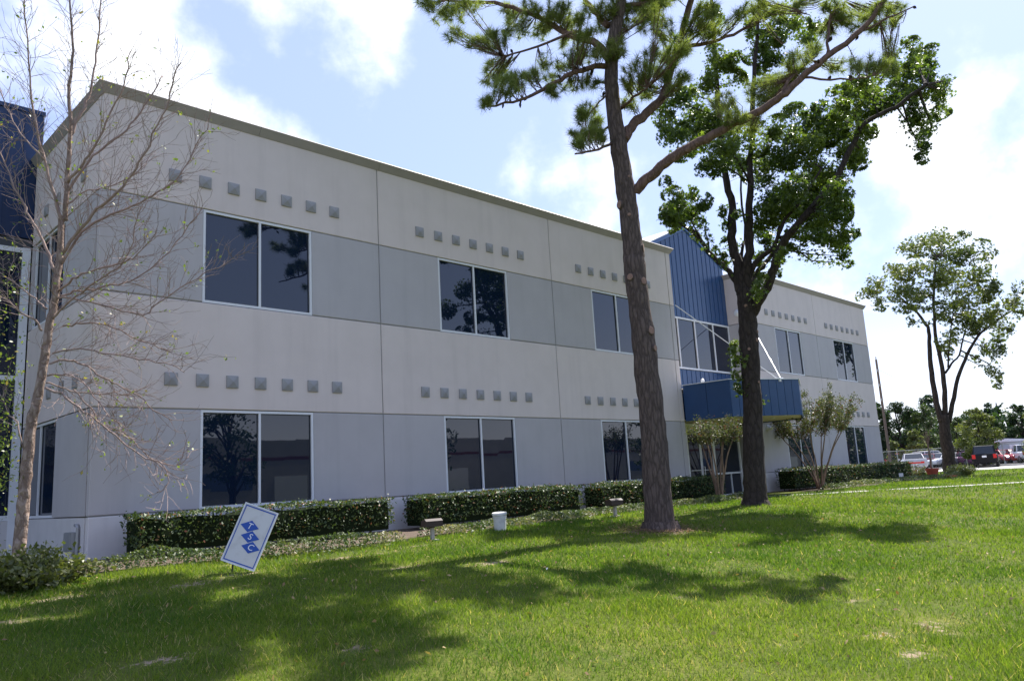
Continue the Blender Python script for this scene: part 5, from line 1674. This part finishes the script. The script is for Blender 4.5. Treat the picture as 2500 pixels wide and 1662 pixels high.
o = st.build('stake', 'dark_metal', sg)
o.location = (0, .03, .1)


def floodlight(x, y, rz, s_, label):
    t = thing('floodlight', label, 'lamp', gpt(x, y), rz, 'ground floodlights in the borders')
    MB().box(-.045, .045, -.045, .045, -.1, .34).build('post', 'post_grey', t)
    MB().box(-.15, .15, -.11, .11, -.02, .035).build('footing', 'concrete', t)
    mb = MB()
    prof = [(-.15, .37), (.13, .37), (.17, .43), (.15, .53), (-.06, .58), (-.16, .52)]
    mb.loft([[(-.25, y_, z_) for y_, z_ in prof], [(-.245, y_, z_) for y_, z_ in prof], [(.245, y_, z_) for y_, z_ in prof], [(.25, y_, z_) for y_, z_ in prof]])
    hd = mb.build('housing', 'brown_metal', t)
    MB().hexa([(-.22, .164, .415), (.22, .164, .415), (.22, .172, .42), (.22 - .44, .172, .42), (-.22, .145, .52), (.22, .145, .52), (.22, .153, .525), (-.22, .153, .525)]).build('lens', 'car_glass', hd)
    MB().box(-.06, .06, -.05, .05, .34, .372).build('knuckle', 'brown_metal', t)
    t.scale = (s_, s_, s_)


floodlight(4.65, -3.85, R(-12), .68, 'brown box floodlight on a short post left of the white bucket')
floodlight(10.75, -3.3, R(-12), .74, 'brown box floodlight on a short post left of the pine trunk')
t = thing('spotlight', 'small white spotlight at the foot of the long hedge', 'lamp', gpt(34.3, -1.75), R(20))
MB().box(-.02, .02, -.02, .02, -.05, .2).build('post', 'steel_white', t)
MB().box(-.14, .14, -.09, .09, .2, .36).build('housing', 'steel_white', t)

t = thing('bucket', 'dirty white plastic bucket with lid standing askew in the border', 'bucket', gpt(6.75, -3.45))
t.rotation_euler = (R(4), R(-5), 0)
MB().lathe([(.128, 0), (.132, .012), (.143, .26), (.151, .262), (.151, .275), (.146, .277), (.147, .30), (.155, .302), (.155, .315), (.149, .318), (.15, .35)], 28).build('body', 'bucket_white', t)
MB().lathe([(.160, .345), (.166, .352), (.166, .385), (.160, .395), (.145, .396), (.14, .388), (.02, .388)], 28).build('lid', 'bucket_white', t)
t.scale = (.92, .92, .92)
# scrap of litter, a few pale weeds' worth of paper
o = MB().poly((-.03, 0, .02), (.02, -.02, .05), (.035, .02, .09), (-.01, .03, .06)).poly((-.01, .03, .06), (.035, .02, .09), (.02, .05, .03)).build('paper_scrap', 'sign_letter')
o.location = gpt(3.38, -7.85)
o.scale = (.5, .5, .5)
tag(o, 'tiny crumpled white paper scrap lying on the lawn', 'litter')

t = thing('flower_pot', 'red terracotta pot holding a bare sapling beside the shade tree', 'pot', gpt(38.0, -1.95))
MB().lathe([(.27, 0), (.29, .03), (.42, .47), (.45, .48), (.46, .60), (.42, .60), (.41, .50), (.05, .48)], 26).build('pot', 'terracotta', t)
t.scale = (.68, .68, .8)
rng = random.Random(3)
sp = MB()
for k in range(3):
    sp.tube(smooth_path([(.03 * k, .02 * k, .45, .06), (.05 * k, .04, 1.2, .05), (.1 * k - .05, .05, 2.0, .035), (.45 * (k - 1), .1, 2.9, .015)], 3, .02, rng), 8)
for k in range(14):
    a = rng.uniform(0, 6.28)
    sp.tube([(rng.uniform(-.1, .1), .05, rng.uniform(1.5, 2.5), .012), (math.cos(a) * .5, math.sin(a) * .5, rng.uniform(2.4, 3.5), .004)], 4, False)
sp.build('sapling', 'myrtle_bark', t)
o = MB().lathe([(.26, 0), (.29, .03), (.31, .10), (.29, .10), (.26, .05)], 22).build('pot_saucer', 'orange_plastic')
o.location = gpt(37.9, -2.75)
tag(o, 'shallow orange saucer on the grass beside the red pot', 'saucer')
o = MB().box(-.03, .03, -.02, .02, 0, .5).box(-.05, .05, -.025, .025, .36, .52).build('utility_stake', 'dark_metal')
o.location = gpt(39.6, .6)
tag(o, 'short dark utility stake in the grass past the long hedge', 'stake')
o = MB().tube([(0, 0, -.02, .02), (0, 0, .22, .02), (-.05, -.02, .26, .02), (-.08, -.02, .22, .018)], 8).build('hose_bib', 'dark_metal')
o.location = (25.9, -.12, .12)
tag(o, 'little dark pipe stub against the plinth left of the long hedge', 'pipe')


# ------------------------------------------------------------------ vehicles
def ring(x, hw, zb, zs, zt, tuck=.9):
    return [(x, -hw * .86, zb), (x, -hw, zb + .16), (x, -hw, zs), (x, -hw * tuck, zt), (x, hw * tuck, zt), (x, hw, zs), (x, hw, zb + .16), (x, hw * .86, zb)]


CARS = {
    'sedan': dict(W=.92, H=1.43, ax=1.42, wr=.32, body=[(-2.5, .78, .42, .70, .80), (-2.45, .88, .30, .82, .96), (-1.6, .92, .26, .88, 1.00), (-.9, .92, .24, .88, .98), (.9, .92, .24, .86, .96), (1.5, .91, .26, .82, .93), (2.25, .87, .30, .72, .82), (2.48, .76, .40, .60, .70)],
                  cab=[(-1.75, .76, .985, .70, 1.0), (-1.15, .78, .96, .60, 1.38), (-.2, .79, .95, .61, 1.43), (.35, .79, .95, .60, 1.40), (1.15, .77, .94, .66, .955)], roof=(-1.12, .33)),
    'suv': dict(W=.93, H=1.72, ax=1.35, wr=.36, body=[(-2.2, .82, .48, .85, .98), (-2.15, .91, .36, .95, 1.06), (-1.5, .93, .32, .98, 1.10), (.9, .93, .32, .96, 1.08), (1.3, .92, .33, .94, 1.05), (2.05, .88, .36, .84, .95), (2.25, .78, .46, .70, .80)],
                cab=[(-2.12, .80, 1.05, .74, 1.10), (-1.85, .80, 1.05, .66, 1.68), (-.6, .82, 1.06, .68, 1.74), (.3, .82, 1.06, .67, 1.70), (1.15, .80, 1.04, .72, 1.07)], roof=(-1.9, .3)),
    'pickup': dict(W=.95, H=1.8, ax=1.75, wr=.38, body=[(-2.75, .88, .52, .95, 1.10), (-2.7, .94, .42, 1.0, 1.12), (-1.0, .95, .40, 1.02, 1.14), (1.2, .95, .40, 1.02, 1.14), (1.7, .94, .40, 1.0, 1.12), (2.5, .92, .42, .95, 1.05), (2.7, .82, .50, .85, .92)],
                   cab=[(-.75, .84, 1.10, .80, 1.13), (-.62, .84, 1.10, .70, 1.76), (.3, .85, 1.11, .71, 1.80), (.7, .85, 1.11, .70, 1.76), (1.35, .84, 1.10, .78, 1.13)], roof=(-.6, .68)),
}
car_parts = {}


def car(kind, paint, x, y, head, label, z=.14, group='cars parked behind the wire fence'):
    """head: heading angle of the car's nose"""
    S = CARS[kind]
    t = thing({'sedan': 'sedan_car', 'suv': 'suv_car', 'pickup': 'pickup_truck'}[kind], label, 'pickup' if kind == 'pickup' else 'car', (x, y, z), head, group)
    key = (kind, paint)
    if key in car_parts:
        for src, subs in car_parts[key]:
            c = src.copy()
            col.objects.link(c)
            c.parent = t
            for s_ in subs:
                e = s_.copy()
                col.objects.link(e)
                e.parent = c
        return t
    made = []

    def P(o, *subs):
        made.append((o, subs))
        return o
    pm = 'paint_' + paint
    P(MB().loft([ring(*b_) for b_ in S['body']]).build('body', pm, t))
    cb = MB().loft([[(x_, -a, z0), (x_, -c, z1), (x_, c, z1), (x_, a, z0)] for x_, a, z0, c, z1 in S['cab']])
    P(cb.build('windows', 'car_glass', t))
    r = [q for q in S['cab'] if S['roof'][0] - .1 <= q[0] <= S['roof'][1] + .1]
    rb = MB().loft([[(x_, -c - .012, z1 - .03), (x_, -c * .9, z1 + .022), (x_, c * .9, z1 + .022), (x_, c + .012, z1 - .03)] for x_, a, z0, c, z1 in r])
    P(rb.build('roof', pm, t))
    pl = MB()
    for s_ in (-1, 1):
        for a_, b_ in zip(S['cab'][:-1], S['cab'][1:]):
            pl.tube([(a_[0], s_ * (a_[3] + .004), a_[4], .03), (b_[0], s_ * (b_[3] + .004), b_[4], .03)], 5)
        for q in S['cab'][1:-1]:
            pl.tube([(q[0], s_ * (q[1] + .004), q[2], .03), (q[0], s_ * (q[3] + .004), q[4], .03)], 5)
    P(pl.build('pillars', pm, t))
    for s_ in (-1, 1):
        for ex in (-1, 1):
            wr = S['wr']
            w = MB()
            prof = [(wr * .62, -.1), (wr * .94, -.11), (wr, -.07), (wr, .07), (wr * .94, .11), (wr * .62, .1)]
            w.lathe(prof, 20)
            o = w.build('wheel', 'tyre', t)
            o.location = (ex * S['ax'], s_ * (S['W'] - .10), wr)
            o.rotation_euler = (R(90), 0, 0)
            rm = MB().lathe([(.05, .105), (wr * .30, .112), (wr * .60, .102), (wr * .60, -.102), (wr * .3, -.112), (.05, -.105)], 14).build('rim', 'rim', o)
            P(o, rm)
    xb = S['body'][0][0]
    zt = S['body'][0][4]
    for s_ in (-1, 1):
        if kind == 'sedan':
            lm = MB().hexa([(xb - .03, s_ * .42, zt - .17), (xb + .02, s_ * .80, zt - .17), (xb + .1, s_ * .80, zt - .17), (xb + .1, s_ * .42, zt - .17), (xb - .03, s_ * .42, zt - .02), (xb + .02, s_ * .80, zt - .02), (xb + .1, s_ * .80, zt - .02), (xb + .1, s_ * .42, zt - .02)])
        else:
            lm = MB().box(xb - .035, xb + .1, min(s_ * .62, s_ * .86), max(s_ * .62, s_ * .86), zt - .26, zt + .06)
        P(lm.build('tail_light', 'tail_red', t))
        P(MB().box(S['body'][-1][0] - .12, S['body'][-1][0] + .01, min(s_ * .45, s_ * .74), max(s_ * .45, s_ * .74), S['body'][-1][3] - .08, S['body'][-1][3] + .08).build('headlight', 'plate', t))
        P(MB().box(.72, .88, min(s_ * .9, s_ * 1.06), max(s_ * .9, s_ * 1.06), S['body'][3][4] - .04, S['body'][3][4] + .10).build('mirror', pm, t))
    if kind == 'sedan':
        P(MB().box(xb - .032, xb + .05, -.42, .42, zt - .16, zt - .06).build('reflector_bar', 'tail_red', t))
    P(MB().box(xb - .05, xb - .03, -.16, .16, zt - (.34 if kind == 'sedan' else .18), zt - (.22 if kind == 'sedan' else .03)).build('number_plate', 'plate', t))
    P(MB().box(xb - .09, xb + .06, -.80, .80, .38, .52).build('bumper', pm if kind != 'pickup' else 'bumper_grey', t))
    xf = S['body'][-1][0]
    P(MB().box(xf - .08, xf + .06, -.78, .78, .38, .52).build('bumper', pm if kind != 'pickup' else 'bumper_grey', t))
    car_parts[key] = made
    return t


HV = math.atan2(.319, .948)
car('sedan', 'champagne', 64.1, 7.6, HV + R(3), 'champagne four-door saloon seen from behind on the driveway', .137, 'cars on the driveway')
car('suv', 'black', 71.5 - 2.0, 3.75, R(13), 'black sport utility car seen from behind on the driveway', .137, 'cars on the driveway')
LOT = [('suv', 'red', 92.7, 19.1, 95, 'red car parked just past the corner of the building, left of the saloon'),
       ('sedan', 'white', 101.7, 21.5, 85, 'white saloon far off beside the red car at the building corner'),
       ('suv', 'white', 84.9, 12.7, 60, 'white van-like car behind the fence right of the champagne saloon'),
       ('sedan', 'maroon', 94.4, 14.6, 75, 'maroon car behind the white van-like car'),
       ('sedan', 'silver', 82.6, 11.3, 70, 'silver car low behind the shade tree trunk'),
       ('sedan', 'white', 88.9, 11.5, 100, 'white saloon parked right of the shade tree trunk'),
       ('pickup', 'white', 104.9, 15.6, 80, 'white pickup in the far row right of the shade tree'),
       ('sedan', 'purple', 85.2, 9.4, 105, 'dark purple car between the shade tree and the black car'),
       ('sedan', 'silver', 91.0, 9.7, 120, 'silver coupe left of the black sport utility car'),
       ('suv', 'maroon', 112.9, 16.2, 80, 'dark red car in the far row above the purple car'),
       ('sedan', 'red', 91.0, 7.5, 100, 'bright red car right of the black sport utility car'),
       ('sedan', 'silver', 106.2, 11.4, 85, 'silver roofed car behind the bright red car'),
       ('pickup', 'white', 88.9, 5.2, 95, 'white pickup at the right edge behind the fence'),
       ('suv', 'maroon', 116.9, 12.2, 80, 'dark red roofed car far behind the pickup at right edge')]
LOT += [('sedan', 'red', 84.0, 14.6, 95, 'red saloon close behind the fence left of the champagne saloon'),
        ('sedan', 'maroon', 83.0, 12.2, 78, 'maroon saloon half hidden by the champagne saloon'),
        ('suv', 'silver', 87.0, 13.7, 90, 'silver car between the maroon saloon and the white van-like car'),
        ('sedan', 'red', 86.0, 8.4, 80, 'red saloon just left of the black sport utility car'),
        ('sedan', 'red', 90.5, 6.4, 96, 'red saloon between the black sport utility car and the right-edge pickup'),
        ('sedan', 'white', 92.0, 13.0, 84, 'white saloon in the second row behind the shade tree'),
        ('sedan', 'silver', 96.5, 12.2, 90, 'silver saloon in the second row right of the shade tree'),
        ('sedan', 'red', 97.5, 17.6, 80, 'red saloon between the white van-like car and the first red car'),
        ('sedan', 'red', 99.0, 13.6, 95, 'red saloon seen over the silver car by the shade tree'),
        ('suv', 'red', 98.0, 10.4, 85, 'red car behind the white saloon right of the shade tree'),
        ('sedan', 'maroon', 87.5, 10.3, 95, 'maroon saloon low between the white saloon and the purple car'),
        ('suv', 'red', 103.0, 8.3, 90, 'red car behind the pickup at the right edge'),
        ('sedan', 'white', 96.0, 6.9, 100, 'white saloon between the bright red car and the right-edge pickup'),
        ('sedan', 'red', 110.0, 19.0, 90, 'red roofed car far behind the white van-like car')]
for k_, p_, x_, y_, h_, l_ in LOT:
    car(k_, p_, x_, y_, R(18 + (h_ - 88) * 1.3 + (180 if len(l_) % 3 == 0 else 0)), l_, .147)

# ------------------------------------------------------------------ wire fence
t = thing('chain_fence', 'grey chain-link fence between the driveway and the car park', 'fence', (76.2, 0, .12))
y0_, y1_ = -8.0, 31.0
for k in range(14):
    y = y0_ + 3 * k
    MB().tube([(0, y, -.1, .04), (0, y, 1.92, .04)], 8).build('post', 'galv', t)
for z_ in (1.88, .08):
    MB().tube([(.0, y0_, z_, .026), (.0, y1_, z_, .026)], 6).build('rail', 'galv', t)
ms = MB()
for k in range(int((y1_ - y0_ + 1.8) / .16)):
    y = y0_ - 1.8 + k * .16
    for s_ in (1, -1):
        a, c = (y, y + 1.8) if s_ == 1 else (y + 1.8, y)
        za, zb = .08, 1.88
        ms.poly((.03 * s_, a - .003, za), (.03 * s_, a + .003, za), (.03 * s_, c + .003, zb), (.03 * s_, c - .003, zb))
ms.build('chain_mesh', 'galv', t)['kind'] = 'stuff'


# ------------------------------------------------------------------ power poles and wires
def pole(x, y, h, r, label, arms, group='power poles'):
    t = thing('power_pole', label, 'pole', (x, y, .1), R(18), group)
    MB().tube([(0, 0, -.3, r), (0, 0, h * .5, r * .85), (0, 0, h, r * .68)], 12).build('shaft', 'pole_wood', t)
    for z_, s_ in arms:
        MB().box(0, s_, -.05, .05, z_ - .05, z_ + .05).build('bracket', 'pole_wood', t)
        MB().lathe([(.03, z_ + .05), (.07, z_ + .10), (.05, z_ + .16), (.07, z_ + .22), (.05, z_ + .28), (.03, z_ + .34)], 8, s_ * .93, 0).build('insulator', 'post_grey', t)
    MB().lathe([(.03, h), (.06, h + .1), (.04, h + .3)], 8).build('insulator', 'post_grey', t)
    return t


pole(78.6, 14.6, 11.3, .155, 'wooden power pole with three side brackets at the building end', [(9.9, -.95), (8.4, -.95), (6.9, -.95)])
pole(66.6, -2.0, 15.0, .22, 'tall wooden power pole leaning into the right edge', [(10.7, -1.0), (9.3, -1.0), (8.0, -1.0)])
pole(175, 27.5, 11.2, .18, 'thin distant power pole beyond the pale tree', [(10.2, .9), (9.2, .9)])
pole(171, 32.5, 10.0, .16, 'thin distant power pole behind the shade tree', [(9.2, .9)])
pole(20, -44, 12.5, .2, 'wooden power pole across the street from the lawn', [(11, -.9), (9.8, -.9)])
pole(75, -44, 12.5, .2, 'wooden power pole across the street near the white warehouse', [(11, -.9), (9.8, -.9)])


def wire(a, c, sag, label, group='overhead wires'):
    pts = []
    for k in range(15):
        s_ = k / 14
        p = Vector(a).lerp(Vector(c), s_)
        pts.append((p.x, p.y, p.z - sag * 4 * s_ * (1 - s_), .012))
    o = MB().tube(pts, 4).build('power_line', 'wire')
    tag(o, label, 'wire', group)


wire((77.7, 14.3, 10.3), (175.8, 27.6, 10.5), 1.0, 'topmost overhead wire running right from the wooden pole')
wire((77.7, 14.3, 8.8), (175.8, 27.6, 9.5), 1.2, 'middle overhead wire running right from the wooden pole')
wire((77.7, 14.3, 7.3), (171.8, 32.6, 9.4), 1.4, 'lowest overhead wire running right from the wooden pole')
wire((19.1, -44.2, 11.4), (74.1, -44.2, 11.4), 1.1, 'upper overhead wire along the far side of the street')
wire((19.1, -44.2, 10.2), (74.1, -44.2, 10.2), 1.2, 'lower overhead wire along the far side of the street')

t = thing('storage_shed', 'small pale blue-grey shed behind the parked cars', 'shed', (97.6, 8.0, .14), R(15))
MB().box(-1.6, 1.6, -1.5, 1.5, 0, 2.3).build('wall', 'shed_wall', t)
MB().hexa([(-1.8, -1.75, 2.31), (1.8, -1.75, 2.31), (1.8, 1.75, 2.31), (-1.8, 1.75, 2.31), (-1.8, -1.75, 2.45), (1.8, -1.75, 2.45), (1.8, 1.75, 2.78), (-1.8, 1.75, 2.78)]).build('roof', 'shed_roof', t)
MB().box(-1.63, -1.601, -.45, .45, .05, 2.0).build('door', 'trim_white', t)


# ------------------------------------------------------------------ trees beyond the car park
def backtree(name, x, y, h, rx, label, m, seed, base=.25, conifer=False, n=5200, group='trees behind the car park'):
    rng = random.Random(seed)
    rs_ = np.random.RandomState(seed)
    t = thing(name, label, 'tree', (x, y, .1), rng.uniform(0, 6), group)
    tp = [(0, 0, -.2, .03 * h), (rng.gauss(0, .1), rng.gauss(0, .1), h * .5, .018 * h), (rng.gauss(0, .2), rng.gauss(0, .2), h * .93, .005 * h)]
    MB().tube(smooth_path(tp, 4), 8, True, .05, rng).build('trunk', 'gum_bark', t, True)
    P, T, br = [], [], MB()
    nb = 30
    for i in range(nb):
        f_ = (i + .5) / nb
        z_ = h * (base + (1 - base) * f_)
        prof = (1 - f_) ** .8 if conifer else math.sin(math.pi * min(1, .16 + .84 * f_)) ** .6
        a, rr = rng.uniform(0, 6.28), rx * prof * rng.uniform(.35, 1.0)
        c = np.array([math.cos(a) * rr, math.sin(a) * rr, z_ + rng.gauss(0, .03 * h)])
        br.tube([(0, 0, max(z_ - .18 * h, .1 * h), .012 * h * (1.2 - f_)), (*(c * .6 + np.array([0, 0, z_ * .38])), .006 * h), (*c, .003 * h)], 5, False)
        s_ = rx * rng.uniform(.22, .42) * (.6 + .4 * prof)
        tn = rng.uniform(.1, .9)
        k = n // nb
        d = rs_.normal(size=(k, 3))
        d /= np.linalg.norm(d, axis=1)[:, None]
        d *= rs_.uniform(.35, 1.08, (k, 1)) * s_
        d[:, 2] *= .75
        P.append(c + d)
        T.append(np.full(k, tn))
    br.build('limbs', 'gum_bark', t)['kind'] = 'stuff'
    P = np.concatenate(P)
    leaf_cloud('crown', P, np.full(len(P), max(.26, .04 * h)), m, t, rs_, 'spray', None, 0, .2, np.concatenate(T))


BT = [('pine_tree', 99.0, 23.8, 9.0, 2.6, 'tall dark tree touching the building end behind the power pole', 'wood_dark', .15, False),
      ('oak_tree', 101.0, 21.0, 8.2, 2.8, 'dark round tree right of the wooden power pole', 'wood_dark', .12, False),
      ('oak_tree', 106.5, 21.2, 7.6, 2.7, 'dark tree filling the gap behind the first dark round tree', 'wood_dark', .1, False),
      ('elm_tree', 100.5, 17.6, 7.2, 2.6, 'mid green tree left of the shade tree trunk', 'wood_mid', .12, False),
      ('pine_tree', 110.0, 20.0, 9.3, 2.3, 'pointed dark tree just left of the shade tree stems', 'wood_dark', .15, False),
      ('elm_tree', 104.0, 15.4, 5.8, 2.4, 'mid green tree right of the shade tree trunk', 'wood_mid', .1, False),
      ('oak_tree', 116.0, 17.6, 6.4, 3.0, 'flat dark tree behind the pale round tree', 'wood_dark', .1, False),
      ('pine_tree', 121.0, 15.6, 7.9, 2.0, 'spiky dark conifer above the pale round tree', 'wood_dark', .2, False),
      ('oak_tree', 112.0, 13.3, 5.2, 2.6, 'low dark tree right of the pale round tree', 'wood_dark', .08, False),
      ('pine_tree', 113.0, 10.3, 7.2, 2.2, 'dark tree near the right edge behind the shed', 'wood_dark', .15, False),
      ('oak_tree', 120.0, 9.0, 7.8, 3.0, 'tall dark tree at the right edge of the tree line', 'wood_dark', .12, False),
      ('oak_tree', 126.0, 24.5, 7.5, 3.2, 'dim tree deep in the wood behind the mid green trees', 'wood_mid', .1, False),
      ('bush_tree', 83.0, 15.7, 2.9, 1.0, 'pale small bush by the fence next to the building end', 'wood_pale', .05, False),
      ('bush_tree', 86.5, 14.6, 4.0, 1.5, 'yellow-green bush behind the fence left of the saloon roof', 'wood_pale', .05, False),
      ('bush_tree', 88.5, 13.6, 3.4, 1.4, 'greyish green bush behind the fence right of the saloon roof', 'wood_mid', .05, False),
      ('bush_tree', 76.0, 5.6, 4.9, 1.75, 'pale round crape myrtle behind the black sport utility car', 'wood_pale', .16, False),
      ('bush_tree', 80.5, 1.6, 5.2, 1.9, 'pale bushy crape myrtle cut by the right edge', 'wood_pale', .16, False)]
for i, (nm, x_, y_, h_, rx_, l_, m_, bs, cf_) in enumerate(BT):
    backtree(nm, x_, y_, h_, rx_, l_, m_, 200 + i, bs, cf_)
rsw = np.random.RandomState(7)
Pw = np.stack([rsw.uniform(112, 140, 30000), rsw.uniform(-40, 90, 30000), rsw.uniform(0, 1, 30000) ** .8], 1)
Pw[:, 2] *= 2.6 + 6.4 * fbm(Pw[:, 1] * .22, Pw[:, 0] * .05, 3)
o = leaf_cloud('far_wood', Pw, np.full(30000, .8), 'wood_dark', None, rsw, 'spray', None, 0, .2)
tag(o, 'distant dark wood behind the car park', 'wood', None, 'stuff')
backtree('pine_tree', 2.5, 15.0, 13.0, 2.4, 'yellowish treetop showing over the left blue wall', 'wood_pale', 300, .5, False, 2400, 'trees behind the building')
backtree('oak_tree', -2.0, 17.0, 12.6, 2.4, 'yellow-green treetop over the left end of the blue wall', 'wood_pale', 301, .5, False, 2400, 'trees behind the building')

# ------------------------------------------------------------------ across the street, mirrored in the lower windows
wh = thing('warehouse', 'long white tilt-up warehouse across the street with dark red stripe', 'building', (60, -64, -.4))
for k in range(34):
    x = -80 + 8 * k
    MB().box(x + .02, x + 7.98, 0, .2, 0, 7.6).build('wall_panel', 'warehouse_wall', wh)
    MB().box(x + .02, x + 7.98, .201, .23, 5.4, 5.75).build('stripe', 'warehouse_stripe', wh)
    if k % 3 == 1:
        MB().box(x + 2, x + 6, .202, .26, 0, 3.6).build('dock_door', 'dock_door', wh)
    elif k % 3 == 0:
        MB().box(x + 1, x + 7, .202, .24, 2.4, 3.9).build('window_band', 'warehouse_blue', wh)
MB().box(-80, 192, -30, -.01, 0, 7.5).build('inner_wall', 'core', wh)
for i, (x_, y_, h_, rx_, l_, m_) in enumerate([(14, -24, 6.5, 2.0, 'dark round-crowned tree on the street side of the lawn', 'wood_dark'), (27, -25, 7.5, 2.6, 'broad dark tree on the street side opposite the entrance', 'wood_dark'),
                                               (40, -24.5, 7.0, 2.4, 'mid green tree on the street side past the entrance', 'wood_mid'), (50, -22, 8.0, 2.8, 'tall mid green tree on the street side by the driveway', 'wood_mid'), (66, -20, 9.5, 3.2, 'tall dark tree on the street side beyond the driveway mouth', 'wood_dark'), (88, -24, 9.0, 3.4, 'broad tree on the street side near the car park', 'wood_mid'), (112, -26, 10.0, 3.6, 'farthest tree on the street side past the car park', 'wood_dark')]):
    backtree('street_tree', x_, y_, h_, rx_, l_, m_, 320 + i, .3, False, 1800, 'trees along the street')
